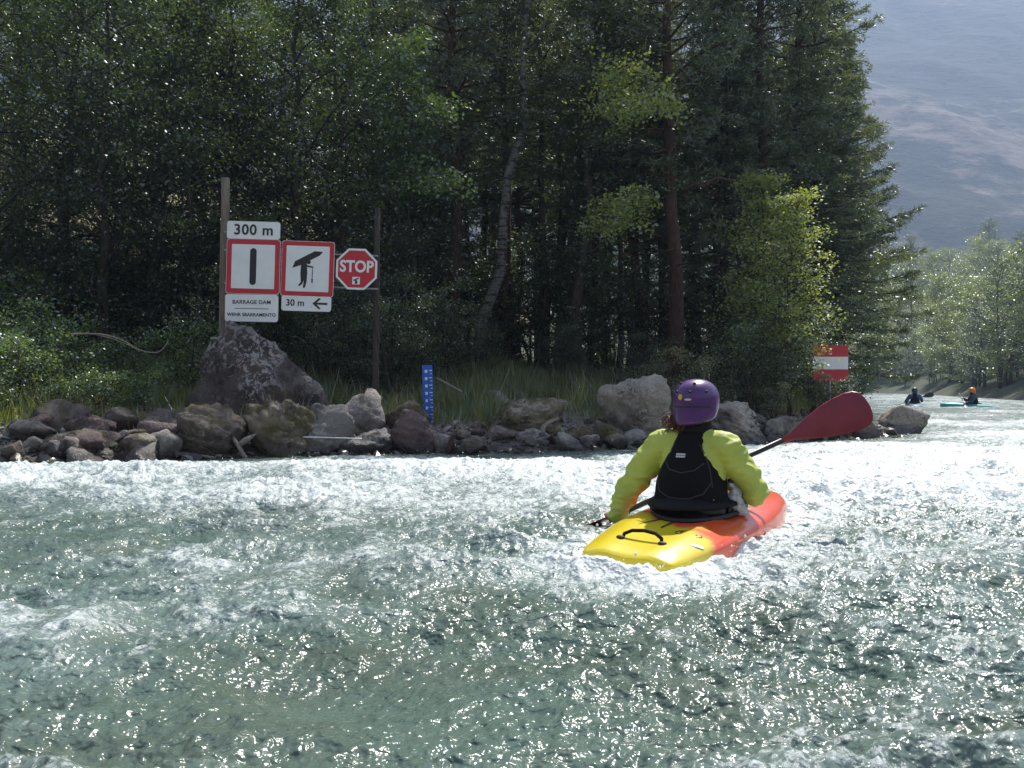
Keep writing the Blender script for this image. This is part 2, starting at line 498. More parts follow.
# ------------------------------------------------------------------ the mountain across the valley
mu = np.linspace(0, 1, 260); mv = np.linspace(0, 1, 200)
MX, MV = np.meshgrid(-700 + 2300 * mu, mv)
MY = 330 + 900 * MV
MZ = 4 + 560 * sstep(0.0, 1.05, MV ** 0.9) + 75 * fbm(MX / 300, MY / 300, 2.2, 6) * sstep(0, .3, MV) - 14 * np.abs(fbm(MX / 60, MY / 110, 5, 4)) * sstep(.03, .2, MV)
m, nt, b = newmat('mountain')
v = coords(nt, 'Object', (1 / 260, 1 / 260, 1 / 110))
geo = N(nt, 'ShaderNodeNewGeometry'); sx = N(nt, 'ShaderNodeSeparateXYZ'); nt.links.new(geo.outputs['Position'], sx.inputs[0])
n1 = noise(nt, 1.1, 8, 0.62, v, 0.6); n2 = noise(nt, 9, 8, 0.7, v)
wood = ramp(nt, n2, [(0.35, (0.016, 0.03, 0.018)), (0.7, (0.045, 0.065, 0.03))])
scree = ramp(nt, n2, [(0.3, (0.09, 0.08, 0.065)), (0.7, (0.26, 0.21, 0.165))])
zb = mth(nt, 'MULTIPLY', sx.outputs['Z'], 1 / 420)
band = ramp(nt, zb, [(0.02, 0.0), (0.22, 0.12), (0.42, 0.14), (0.62, 0.02), (0.9, 0.03)])
col = mix(nt, ramp(nt, mth(nt, 'ADD', mth(nt, 'ADD', n1, band), mth(nt, 'MULTIPLY', mth(nt, 'SUBTRACT', n2, .5), .5)), [(0.60, 0.0), (0.68, 1.0)]), wood, scree)
nt.links.new(col, b.inputs['Base Color']); b.inputs['Roughness'].default_value = 1.0
nt.links.new(bump(nt, n2, 1.0, 12), b.inputs['Normal'])
tag(link('mountain', grid_mesh('mountain', MX, MY, MZ, m)), kind='structure')

# ------------------------------------------------------------------ white water
def ridged(n): return 1 - 2.2 * np.abs(n)
KX, KY, KH = 0.95, 4.8, R(-32)          # where the kayak floats and the way it points
def water_fields(x, y):
    x = np.asarray(x, float); y = np.asarray(y, float)
    dist = np.hypot(x, y)
    # along / across the current
    ca, sa = math.cos(R(62)), math.sin(R(62))
    u = x * ca + y * sa; w = -x * sa + y * ca
    wx = u + 0.5 * fbm(x * .5, y * .5, 9.1, 3); wy = w + 0.5 * fbm(x * .5 + 30, y * .5, 4.1, 3)
    calm = np.ones_like(x)
    for cx, cy, rx, ry, k in ((-.50, 2.55, .75, .55, .75), (-3.0, 5.2, 1.1, .8, .5), (.05, 3.75, .6, .3, .45), (2.1, 3.0, .8, .3, .3)):
        calm *= 1 - k * np.exp(-((x - cx) / rx) ** 2 - ((y - cy) / ry) ** 2)
    s = land(x, y)
    edge = 0.25 + 0.75 * sstep(0.0, 2.0, -s)
    far = 1 / (1 + (dist / 60) ** 2)
    e1 = 0.65 + 0.35 * fbm(x * .13, y * .13, 5.5, 2)
    h = 0.10 * pn(wx / 1.8, wy / 2.4, 1.7) * e1
    h += 0.058 * ridged(pn(wx / .85, wy / 1.15, 6.7)) * e1 + 0.034 * ridged(pn(x / .62 + .3 * wy, y / .55, 16.7)) * e1
    rough = (0.55 + 0.9 * fbm(x * .45, y * .45, 15.5, 3)).clip(.2, 1.3)
    w1 = .10 * fbm(x * 2.2, y * 2.2, 31, 3); w2 = .10 * fbm(x * 2.2 + 9, y * 2.2, 37, 3)
    r3 = ridged(pn((wx + w1) / .36, (wy + w2) / .50, 11.7)); r4 = ridged(pn((x + w1) / .23, (y + w2) / .16, 3.7)); r5 = ridged(pn((x + w2) / .085, (y + w1) / .10, 8.7))
    r6 = ridged(pn((x + .3 * w1) / .040, (y + .3 * w2) / .046, 2.7)); near = sstep(40, 14, dist)
    h += rough * calm * (0.056 * r3 + 0.034 * r4 * near + 0.029 * r5 * sstep(26, 12, dist) + 0.017 * r6 * sstep(13, 6, dist))
    # standing waves one can point at
    for cx, cy, rx, ry, a in ((-1.85, 3.15, .6, .25, .07), (-.50, 2.55, .6, .4, -.07), (-3.5, 6.2, 1.4, .35, .10), (-.1, 4.05, .7, .16, .07),
                              (3.2, 6.6, 1.6, .5, .07), (-1.2, 8.6, 3.0, .6, .07), (2.6, 8.6, 3.0, .6, .05), (.72, 3.93, .45, .13, .085), (.25, 4.15, .25, .15, .03)):
        h += a * np.exp(-((x - cx) / rx) ** 2 - ((y - cy) / ry) ** 2)
    h = h * edge * (0.35 + 0.65 * far) - 0.03
    # foam: on the crests, in churning patches, and round the boat
    f = 0.25 + 0.55 * rough * (0.5 + 0.5 * r3) - 0.28 + 1.9 * h + 0.35 * fbm(x * .7, y * .55, 21, 4)
    for cx, cy, rx, ry, a in ((-1.9, 3.1, 1.0, .6, .45), (-2.2, 8.6, 6.5, 2.0, .30), (1.2, 9.0, 4.0, 1.8, .26), (3.3, 6.9, 2.3, 1.2, .55), (-1.5, 9.3, 1.6, .6, .3), (5.5, 11, 4, 3.0, .45),
                              (-1.2, 6.6, 2.6, 1.2, .36), (.75, 3.8, .6, .22, .45), (2.2, 4.4, 1.2, .4, .25), (-1.2, 4.3, 1.0, .35, .3), (-.50, 2.55, .8, .55, -.6), (-2.9, 5.1, 1.2, .7, -.35), (2.2, 3.1, 1.4, .35, -.15), (-3.2, 4.2, 1.0, .3, -.3), (9, 18, 5, 8, .3), (30, 70, 25, 45, .32)):
        f += a * np.exp(-((x - cx) / rx) ** 2 - ((y - cy) / ry) ** 2)
    dx, dy = x - KX, y - KY
    kr = dx * math.cos(KH) + dy * math.sin(KH); kf = -dx * math.sin(KH) + dy * math.cos(KH)
    q = np.hypot(np.maximum(np.abs(kr) - .26, 0), np.maximum(np.abs(kf - .25) - 1.15, 0))
    f += 0.60 * np.exp(-(q / .22) ** 2)
    # the hull presses the water flat beneath it and piles it up beside it
    inside = sstep(.10, .0, q)
    h = h * (1 - sstep(.5, .05, q) * .75) - 0.02 * inside + 0.028 * np.exp(-((q - .12) / .09) ** 2) * (0.6 + 0.9 * r4)
    h += 0.016 * sstep(.3, 1.0, f) * (r5 + .8 * r4) * sstep(25, 9, dist)
    f = f - 0.35 * sstep(-.25, .05, s) * (y < 20)
    return h, f

nr, nc = 1500, 900
rr = 0.35 * (190 / 0.35) ** (np.linspace(0, 1, nr) ** 0.92)
th = np.linspace(R(-64), R(64), nc)
TT, RR = np.meshgrid(th, rr)
WX, WY = RR * np.sin(TT), RR * np.cos(TT) - 0.2
WH, WF = water_fields(WX, WY)
m, nt, b = newmat('white_water')
v = coords(nt)
at = N(nt, 'ShaderNodeAttribute', attribute_name='foam')
cdv = N(nt, 'ShaderNodeCameraData')
nA = noise(nt, 7.5, 9, 0.72, v, 0.8); nB = noise(nt, 38, 6, 0.7, v, 0.4); nC = noise(nt, 60, 4, 0.7, v)
nD = noise(nt, 0.8, 4, 0.55, v)
raw = mth(nt, 'ADD', at.outputs['Fac'], mth(nt, 'ADD', mth(nt, 'MULTIPLY', mth(nt, 'SUBTRACT', nA, 0.5), 2.0), mth(nt, 'MULTIPLY', mth(nt, 'SUBTRACT', nB, 0.5), 1.5)))
foam = ramp(nt, raw, [(0.42, 0.0), (0.70, 0.5), (1.15, 1.0)])
deep = ramp(nt, nD, [(0.3, (0.075, 0.095, 0.068)), (0.55, (0.085, 0.130, 0.105)), (0.75, (0.105, 0.128, 0.095))])
milky = mix(nt, ramp(nt, at.outputs['Fac'], [(0.15, 0.0), (0.9, 0.8)]), deep, (0.27, 0.34, 0.33))
col = mix(nt, foam, milky, (0.60, 0.645, 0.645))
nt.links.new(col, b.inputs['Base Color'])
nt.links.new(ramp(nt, foam, [(0.0, 0.23), (1.0, 0.45)]), b.inputs['Roughness'])
b.inputs['IOR'].default_value = 1.33
b.inputs['Specular IOR Level'].default_value = 0.6
hB = mth(nt, 'ADD', mth(nt, 'MULTIPLY', nB, 0.6), mth(nt, 'MULTIPLY', nC, 0.3))
nE = noise(nt, 42, 1.5, .5, v); nF = noise(nt, 15, 2, .5, v, .6)
bn = bump(nt, nE, 1.0, 0.010, bump(nt, nF, 1.0, 0.022))
bn = bump(nt, mth(nt, 'MULTIPLY', hB, foam), 0.4, 0.010, bn)
nt.links.new(bn, b.inputs['Normal'])
M['water'] = m
wm = grid_mesh('river', WX, WY, WH, m)
fa = wm.attributes.new('foam', 'FLOAT', 'POINT'); fa.data.foreach_set('value', WF.astype(np.float32).ravel())
tag(link('river', wm), kind='structure')
def water_z(x, y): return float(water_fields(np.array([x]), np.array([y]))[0][0])

# drops of spray thrown up by the crests
rs = np.random.RandomState(4)
nd = 12000
dx = rs.uniform(-7, 8, nd); dy = rs.uniform(2.2, 12.5, nd)
hh, ff = water_fields(dx, dy)
kk = (ff + rs.normal(0, .25, nd) > 0.95) & (land(dx, dy) < -0.15)
dx, dy, hh = dx[kk], dy[kk], hh[kk]
ex = rs.normal(0, 1, (450, 2)) * np.array([.42, .30]) + np.array([.78, 4.25]); eh, _ = water_fields(ex[:, 0], ex[:, 1])
dx = np.concatenate([dx, ex[:, 0]]); dy = np.concatenate([dy, ex[:, 1]]); hh = np.concatenate([hh, eh])
nd = len(dx)
rad = rs.gamma(2.0, 0.0016, nd).clip(.001, .008); zz_ = hh + rs.exponential(.022, nd) + .004
octa = np.array([(1,0,0),(0,1,0),(-1,0,0),(0,-1,0),(0,0,1.2),(0,0,-1.2)])
ofs = np.array([(0,1,4),(1,2,4),(2,3,4),(3,0,4),(1,0,5),(2,1,5),(3,2,5),(0,3,5)])
V = (octa[None] * rad[:, None, None] + np.stack([dx, dy, zz_], -1)[:, None]).reshape(-1, 3)
F = (ofs[None] + 6 * np.arange(nd)[:, None, None]).reshape(-1, 3)
me = bpy.data.meshes.new('water_spray'); me.from_pydata(V.tolist(), [], F.tolist())
me.polygons.foreach_set('use_smooth', np.ones(len(F), bool))
m, nt, b = newmat('spray')
nt.nodes.clear(); o_ = N(nt, 'ShaderNodeOutputMaterial'); d_ = N(nt, 'ShaderNodeBsdfDiffuse'); t_ = N(nt, 'ShaderNodeBsdfTranslucent'); x_ = N(nt, 'ShaderNodeMixShader')
for q in (d_, t_): q.inputs[0].default_value = (0.85, 0.88, 0.88, 1)
nt.links.new(d_.outputs[0], x_.inputs[1]); nt.links.new(t_.outputs[0], x_.inputs[2]); nt.links.new(x_.outputs[0], o_.inputs[0])
me.materials.append(m)
tag(link('water_spray', me), kind='stuff')

# ------------------------------------------------------------------ the hazy valley air
mb = MB(); mb.box((450, 590, 330), (1250, 760, 334))
m = bpy.data.materials.new('haze'); m.use_nodes = True; nt = m.node_tree; nt.nodes.clear()
out = N(nt, 'ShaderNodeOutputMaterial'); pv = N(nt, 'ShaderNodeVolumePrincipled')
pv.inputs['Color'].default_value = (0.50, 0.66, 1.0, 1); pv.inputs['Density'].default_value = 0.0006; pv.inputs['Anisotropy'].default_value = 0.2
nt.links.new(pv.outputs[0], out.inputs['Volume'])
HAZE = mb.build('haze', m); tag(HAZE, kind='stuff')
# ------------------------------------------------------------------ where things are: words used by the labels
ORD = ['first','second','third','fourth','fifth','sixth','seventh','eighth','ninth','tenth','eleventh','twelfth','thirteenth','fourteenth','fifteenth','sixteenth','seventeenth','eighteenth','nineteenth','twentieth',
       'twenty-first','twenty-second','twenty-third','twenty-fourth','twenty-fifth','twenty-sixth','twenty-seventh','twenty-eighth','twenty-ninth','thirtieth','thirty-first','thirty-second','thirty-third','thirty-fourth','thirty-fifth','thirty-sixth','thirty-seventh','thirty-eighth','thirty-ninth','fortieth']
def label_row(things, fmt, key=None):
    """name every thing of a row by its place from the left, as the photograph shows it"""
    things = sorted(things, key=key or (lambda o: o.location.x / max(o.location.y, .1)))
    n = len(things)
    for i, o in enumerate(things):
        w = 'leftmost' if i == 0 else 'rightmost' if i == n - 1 else ORD[i] + ' from left'
        o['label'] = fmt.format(w)

# ------------------------------------------------------------------ rocks
def rock_mesh(name, dims, seed, mat, level=4, planes=13, rough=0.08, soft=22.0, flat=0.0, pts=None, top=None):
    """an angular boulder: a softened convex block broken up by noise. dims = full width, depth, height"""
    rs = np.random.RandomState(seed)
    bm = bmesh.new(); bmesh.ops.create_icosphere(bm, subdivisions=level, radius=1.0)
    me = bpy.data.meshes.new(name); bm.to_mesh(me); bm.free()
    n = len(me.vertices); co = np.zeros(n * 3); me.vertices.foreach_get('co', co); co = co.reshape(-1, 3)
    if pts is not None:      # planes of the convex hull round the given corners
        hb = bmesh.new()
        for p in pts: hb.verts.new(p)
        bmesh.ops.convex_hull(hb, input=hb.verts); hb.normal_update()
        fl = [(np.array(f.normal), abs(f.normal.dot(f.verts[0].co))) for f in hb.faces if f.calc_area() > 1e-6]
        nr_ = np.array([f[0] * (1 if 1 else 0) for f in fl]); sg = np.array([np.sign(np.dot(f[0], f[0])) for f in fl]); dd = np.array([f[1] for f in fl])
        hb.free()
    else:
        nr_ = rs.normal(size=(planes, 3)); dd = rs.uniform(0.60, 1.0, planes)
    nr_ = nr_ / np.linalg.norm(nr_, axis=1)[:, None]
    dot = co @ nr_.T
    q = np.maximum(dot / dd[None], 1e-3)
    r = 1 / (np.sum(q ** soft, axis=1) ** (1 / soft))
    r = np.minimum(r, 1.45 if pts is None else 2.2)
    co = co * r[:, None]
    o = rs.uniform(0, 50, 3)
    d1 = fbm(co[:, 0] * 1.6 + o[0], co[:, 1] * 1.6 + o[1], co[:, 2] * 1.6 + o[2], 5)
    d2 = 1 - np.abs(pn(co[:, 0] * 3.5 + o[1], co[:, 1] * 3.5 + o[2], co[:, 2] * 4.5 + o[0])) * 2
    d3 = fbm(co[:, 0] * 9 + o[1], co[:, 1] * 9 + o[2], co[:, 2] * 11 + o[0], 3)
    st_ = pn(co[:, 0] * 1.2 + o[2], co[:, 1] * 1.2, co[:, 2] * 7 + co[:, 0] * 2 + o[1])
    co = co * (1 + 1.35 * rough * (d1 * 1.0 + 0.7 * d2 + 0.8 * d3 + .7 * np.sign(st_) * np.abs(st_) ** .5))[:, None]
    mn, mx = co.min(0), co.max(0)
    co = (co - (mn + mx) / 2) / (mx - mn) * np.array(dims)
    co[:, 2] += dims[2] * 0.5
    me.vertices.foreach_set('co', co.ravel())
    me.polygons.foreach_set('use_smooth', np.ones(len(me.polygons), bool))
    me.materials.append(mat); me.update()
    return me

def boulder(px0, px1, py_top, py_bot, d, mat, label, seed, group=None, depth=0.8, rz=0.0, tilt=(0, 0), name='boulder', sink=0.25, settle=True, **kw):
    """a boulder that stands d metres off, as wide and tall as those bearings make it"""
    if settle:      # stand it where that bearing meets the ground
        q_ = np.arange(9.0, 22, .05); xs = ((px0 + px1) / 2 - 512) / FPX * q_
        hit = np.nonzero(ground_h(xs, q_) >= np.maximum(CAM_Z + (386 - py_bot) / FPX * q_, -.02))[0]
        if len(hit): d = float(q_[hit[0]]) + .1
    a = P(px0, py_bot, d); b_ = P(px1, py_top, d)
    w = b_.x - a.x; h = b_.z - a.z
    hh_ = h * (1 + sink)
    me = rock_mesh(name, (w, w * depth, hh_), seed, M[mat], **kw)
    o = link(name, me, loc=((a.x + b_.x) / 2, d + w * depth * 0.3, a.z - h * sink))
    o.rotation_euler = (tilt[0], tilt[1], rz)
    tag(o, label, name, group)
    return o

G1 = 'boulders along the river bank'
boulder(166, 342, 318, 462, 12.5, 'rock_dark', 'huge dark pyramid-shaped boulder blotched with pale lichen, under the dam warning signs', 3, G1, depth=0.62, level=5, sink=0.05, settle=False, rough=0.07, soft=16,
        pts=[(-1,-.3,-.4),(-.3,-1,-.4),(1.05,-.5,-.4),(1,.6,-.4),(-.9,.7,-.4),(-.97,-.25,.10),(.10,-.80,.10),(1.0,-.2,.05),(-.55,-.15,.62),(-.2,-.38,.64),(.30,-.1,.42),(-.3,.3,.60),(.75,.1,.18)])
boulder(165, 238, 402, 462, 11.6, 'rock_brown', 'brown angular boulder in front of the lichen-blotched pyramid, left foot', 11, G1, level=5, rz=.3, tilt=(0, .1), rough=.08)
boulder(226, 308, 394, 464, 11.5, 'rock_moss', 'tan boulder streaked with yellow moss, at the front foot of the pyramid boulder', 27, G1, level=5, rz=-.4, tilt=(0, .22), rough=.10)
boulder(290, 352, 403, 460, 11.9, 'rock_grey', 'grey flat-topped boulder at the right foot of the pyramid boulder', 35, G1, level=5, rz=.2, rough=.08)
boulder(328, 380, 388, 440, 12.5, 'rock_pale', 'pale pitted pointed boulder left of the thin sign post foot', 44, G1, level=4, rz=.5)
boulder(374, 438, 409, 460, 11.9, 'rock_red', 'smooth reddish-brown domed boulder below the blue river gauge', 52, G1, level=5, rough=.05, soft=7, rz=.1)
boulder(378, 430, 400, 432, 12.6, 'rock_moss', 'low tan boulder behind the smooth reddish dome', 61, G1, level=4)
boulder(336, 392, 428, 464, 11.7, 'rock_dark', 'low dark wet rock between the grey boulder and the reddish dome', 66, G1, level=4)
boulder(428, 456, 432, 458, 11.9, 'rock_grey', 'small greenish-grey rock at the right foot of the reddish dome', 68, G1, level=4)
boulder(18, 82, 399, 436, 11.2, 'rock_brown', 'brown flat-topped boulder propped on rubble at the far left bank', 71, G1, level=4, tilt=(0, -.1), rough=.06)
boulder(72, 114, 428, 452, 10.9, 'rock_red', 'purplish square-edged block near the water, left of the mossy yellow stone', 83, G1, level=4, soft=18, rough=.03, rz=.15)
boulder(16, 44, 436, 456, 10.6, 'rock_pale', 'pale angular block on the rubble at far left', 92, G1, level=4, rz=.4, soft=16, rough=.04)
boulder(84, 112, 448, 464, 10.4, 'rock_pale', 'small pale flat stone at the waterline under the purplish block', 95, G1, level=4)
boulder(136, 160, 438, 462, 11.0, 'rock_moss', 'rounded stone capped with bright yellow-green moss at the waterline', 97, G1, level=4, soft=6)
boulder(112, 140, 438, 458, 11.1, 'rock_brown', 'rough brown stone between the purplish block and the mossy yellow stone', 98, G1, level=4)
boulder(30, 52, 462, 480, 10.0, 'rock_moss', 'dark moss-grown stone lowest at the far left waterline', 99, G1, level=4)
boulder(482, 572, 398, 442, 12.9, 'rock_moss', 'long low humped boulder with moss on its back, right of the gravel landing', 104, G1, level=5, depth=.6, rough=.09, tilt=(0, -.06))
boulder(484, 524, 424, 442, 12.7, 'rock_pale', 'pale rock leaning on the left front of the long humped boulder', 107, G1, level=4)
boulder(484, 512, 390, 406, 15.4, 'rock_pale', 'lone pale stone up on the grass behind the long humped boulder', 109, G1, level=4)
boulder(598, 674, 373, 440, 13.4, 'rock_pocked', 'tall sunlit boulder with a pitted pale top, left of the purple helmet', 118, G1, level=5, rough=.06, soft=9, depth=.75)
boulder(630, 676, 400, 440, 12.9, 'rock_brown', 'darker square rock leaning on the front of the tall sunlit boulder', 127, G1, level=4, soft=14, rough=.04)
boulder(700, 768, 400, 446, 13.6, 'rock_pocked', 'broken pale boulder right of the purple helmet, sloping down to the right', 131, G1, level=5, tilt=(0, .25), rough=.10)
boulder(764, 800, 416, 442, 14.0, 'rock_pale', 'pale rock slab between the sloping boulder and the red paddle blade', 141, G1, level=4)
boulder(848, 884, 404, 446, 15.3, 'rock_brown', 'dark boulder at the base of the rocky point, behind the paddle tip', 152, G1, level=4, rough=.06)
boulder(880, 930, 405, 440, 16.3, 'rock_pocked', 'rounded tan boulder at the outer end of the rocky point', 161, G1, level=4, rough=.05, soft=7)
boulder(866, 926, 424, 446, 15.2, 'rock_grey', 'low grey slab at the front of the rocky point', 167, G1, level=4, tilt=(0, .1))
boulder(800, 856, 422, 446, 15.0, 'rock_red', 'low reddish-brown rock under the red paddle blade', 171, G1, level=4)
# the middle sized stones between them
mids = []
for i, (a_, b2, t_, bt, d_, mt) in enumerate([(540,562,424,438,12.9,'rock_pale'),(560,600,424,442,13.0,'rock_brown'),(588,634,420,442,13.1,'rock_moss'),(516,548,428,444,12.6,'rock_grey'),
        (614,650,432,446,12.9,'rock_pale'),(576,602,434,446,12.5,'rock_pale'),(676,704,428,446,13.2,'rock_brown'),(728,764,432,448,13.3,'rock_pale'),(752,784,434,450,13.5,'rock_grey'),(776,812,430,446,14.2,'rock_pale'),
        (784,806,438,450,14.0,'rock_brown'),(534,552,434,446,12.3,'rock_grey')]):
    mids.append(boulder(a_, b2, t_, bt + 2, d_, mt, None, 200 + i, 'stones in the rubble right of the gravel landing', level=3 if b2 - a_ < 30 else 4, rz=i, name='stone'))
label_row(mids, 'sunlit stone at the right-hand waterline, {} in the row')
midl = []
for i, (a_, b2, t_, bt, d_, mt) in enumerate([(0,20,440,462,10.5,'rock_brown'),(44,72,440,458,10.8,'rock_grey'),(56,84,454,468,10.3,'rock_brown'),(4,34,456,476,10.2,'rock_grey'),(76,96,418,430,11.6,'rock_grey'),
        (112,132,430,442,11.4,'rock_pale'),(128,146,428,440,11.7,'rock_brown'),(150,176,432,446,11.7,'rock_brown'),(40,60,430,442,11.2,'rock_pale'),(112,134,455,468,10.5,'rock_dark'),(156,176,446,462,11.3,'rock_dark'),(0,14,424,440,10.9,'rock_pale'),
        (60,76,430,440,11.2,'rock_dark'),(92,112,462,472,10.2,'rock_dark'),(262,286,446,462,11.2,'rock_dark'),(318,340,448,462,11.5,'rock_brown')]):
    midl.append(boulder(a_, b2, t_, bt + 2, d_, mt, None, 300 + i, 'stones in the rubble at the left waterline', level=3, rz=i * 1.3, name='stone'))
label_row(midl, 'rubble stone at the left-hand waterline, {} in the row')

# cobbles and gravel that nobody could count
rs = np.random.RandomState(17)
def cobbles(name, n, xr, yr, srange, size, mat, seed):
    rs = np.random.RandomState(seed)
    x = rs.uniform(*xr, n * 12); y = rs.uniform(*yr, n * 12); s = land(x, y)
    k = (s > srange[0]) & (s < srange[1]); x, y = x[k][:n], y[k][:n]; n = len(x)
    z = ground_h(x, y)
    protos = []
    for q in range(16):      # broken, many-sided pieces
        hb = bmesh.new(); k_ = 9 + q % 6
        for p in rs.normal(size=(k_, 3)): hb.verts.new(p / np.linalg.norm(p) * rs.uniform(.75, 1.1))
        r_ = bmesh.ops.convex_hull(hb, input=hb.verts)
        bmesh.ops.delete(hb, geom=[e for e in r_['geom_interior'] if isinstance(e, bmesh.types.BMVert)], context='VERTS')
        bmesh.ops.bevel(hb, geom=hb.edges[:], offset=.07, segments=1, affect='EDGES')
        bmesh.ops.triangulate(hb, faces=hb.faces)
        hb.verts.index_update()
        protos.append((np.array([v.co[:] for v in hb.verts]), np.array([[v.index for v in f.verts] for f in hb.faces]))); hb.free()
    sz = size[0] * (size[1] / size[0]) ** (rs.uniform(0, 1, n) ** 2.0)
    V = []; F = []; off = 0
    for i in range(n):
        bv, bf = protos[rs.randint(16)]
        c = bv * np.array([1, rs.uniform(.6, 1), rs.uniform(.4, .8)]) * sz[i]
        a = rs.uniform(0, 6.28); ca, sa = math.cos(a), math.sin(a); tl = rs.normal(0, .25)
        V.append(np.stack([c[:, 0] * ca - c[:, 1] * sa + x[i], c[:, 0] * sa + c[:, 1] * ca + y[i], c[:, 2] + c[:, 0] * tl + z[i] + sz[i] * .2], -1)); F.append(bf + off); off += len(bv)
    me = bpy.data.meshes.new(name); me.from_pydata(np.concatenate(V).tolist(), [], np.concatenate(F).tolist())
    me.materials.append(mat)
    return tag(link(name, me), kind='stuff')
m, nt, b = newmat('cobble')
geo = N(nt, 'ShaderNodeNewGeometry'); v = coords(nt)
c_ = ramp(nt, geo.outputs['Random Per Island'], [(0.0, (0.06, 0.05, 0.04)), (0.35, (0.13, 0.105, 0.085)), (0.7, (0.23, 0.20, 0.17)), (1.0, (0.48, 0.45, 0.40))])
nn_ = noise(nt, 30, 5, 0.65, v)
c_ = mix(nt, 0.7, c_, ramp(nt, nn_, [(0.35, (0.45, 0.42, 0.4)), (0.7, (1, 1, 1))]), 'MULTIPLY')
px_ = N(nt, 'ShaderNodeSeparateXYZ'); nt.links.new(geo.outputs['Position'], px_.inputs[0])
wf = ramp(nt, px_.outputs['Z'], [(0.09, 1.0), (0.17, 0.0)])
c_ = mix(nt, mth(nt, 'MULTIPLY', wf, .6), c_, (0.03, 0.025, 0.022))
nt.links.new(c_, b.inputs['Base Color']); nt.links.new(ramp(nt, wf, [(0, .85), (1, .25)]), b.inputs['Roughness']); nt.links.new(bump(nt, nn_, .5, .01), b.inputs['Normal'])
M['cobble'] = m
cobbles('cobble_rubble', 2600, (-11, 9), (8, 19), (-.25, 1.5), (.03, .15), m, 3)
cobbles('gravel', 6500, (-9, 8), (9, 18), (-.1, 2.4), (.012, .045), m, 5)
# bigger loose stones, each its own
SP = [rock_mesh('stone', (1, .8, .6), 500 + i, M[('rock_brown', 'rock_grey', 'rock_pale', 'rock_moss', 'rock_pocked', 'rock_red')[i % 6]], level=3) for i in range(12)]
def scatter(n, px0, px1, s0, s1, z0, z1, fmt, group, seed):
    rs = np.random.RandomState(seed); L = []
    while len(L) < n:
        x = rs.uniform((px0 - 512) / FPX * 11.5, (px1 - 512) / FPX * 13); y = rs.uniform(9, 16); s = float(land(np.array([x]), np.array([y]))[0])
        px = 512 + FPX * x / y
        if not (s0 < s < s1 and px0 < px < px1): continue
        o = link('stone', SP[rs.randint(12)], loc=(x, y, gz(x, y) - .05)); k = rs.uniform(z0, z1); o.scale = (k, k, k * rs.uniform(.8, 1.2)); o.rotation_euler = (rs.normal(0, .15), rs.normal(0, .15), rs.uniform(0, 6.28))
        tag(o, None, 'stone', group); L.append(o)
    label_row(L, fmt)
scatter(30, 2, 235, -.1, 1.4, .22, .62, 'loose stone of the left bank rubble, {}', 'loose stones, left bank', 91)
scatter(32, 440, 850, -.1, 1.1, .16, .50, 'loose stone of the right-hand rubble, {}', 'loose stones, right-hand bank', 92)


# ------------------------------------------------------------------ leaves and needles
def leaf_quads(c, rs, L, W, droop=0.25):
    """one folded diamond per centre"""
    n = len(c)
    a = rs.normal(size=(n, 3)); a[:, 2] = a[:, 2] * .55 - droop; a /= np.linalg.norm(a, axis=1)[:, None]
    b_ = np.cross(a, rs.normal(size=(n, 3)) * .6 + np.array([0, 0, 1.0])); b_ /= np.maximum(np.linalg.norm(b_, axis=1), 1e-6)[:, None]
    s = rs.uniform(.6, 1.15, n)[:, None]
    nn = np.cross(a, b_)
    L = L * s; W = W * s
    v = np.stack([c - a * L * .5, c + b_ * W * .5 + nn * W * .12, c + a * L * .5, c - b_ * W * .5 + nn * W * .12], 1)
    return v.reshape(-1, 3)

def curve(p0, p1, sag, n, rs, jit=0.0):
    t = np.linspace(0, 1, n)[:, None]
    p = np.asarray(p0)[None] * (1 - t) + np.asarray(p1)[None] * t
    p[:, 2] += sag * 4 * (t[:, 0] * (1 - t[:, 0]))
    if jit: p[1:-1] += rs.normal(0, jit, (n - 2, 3))
    return p

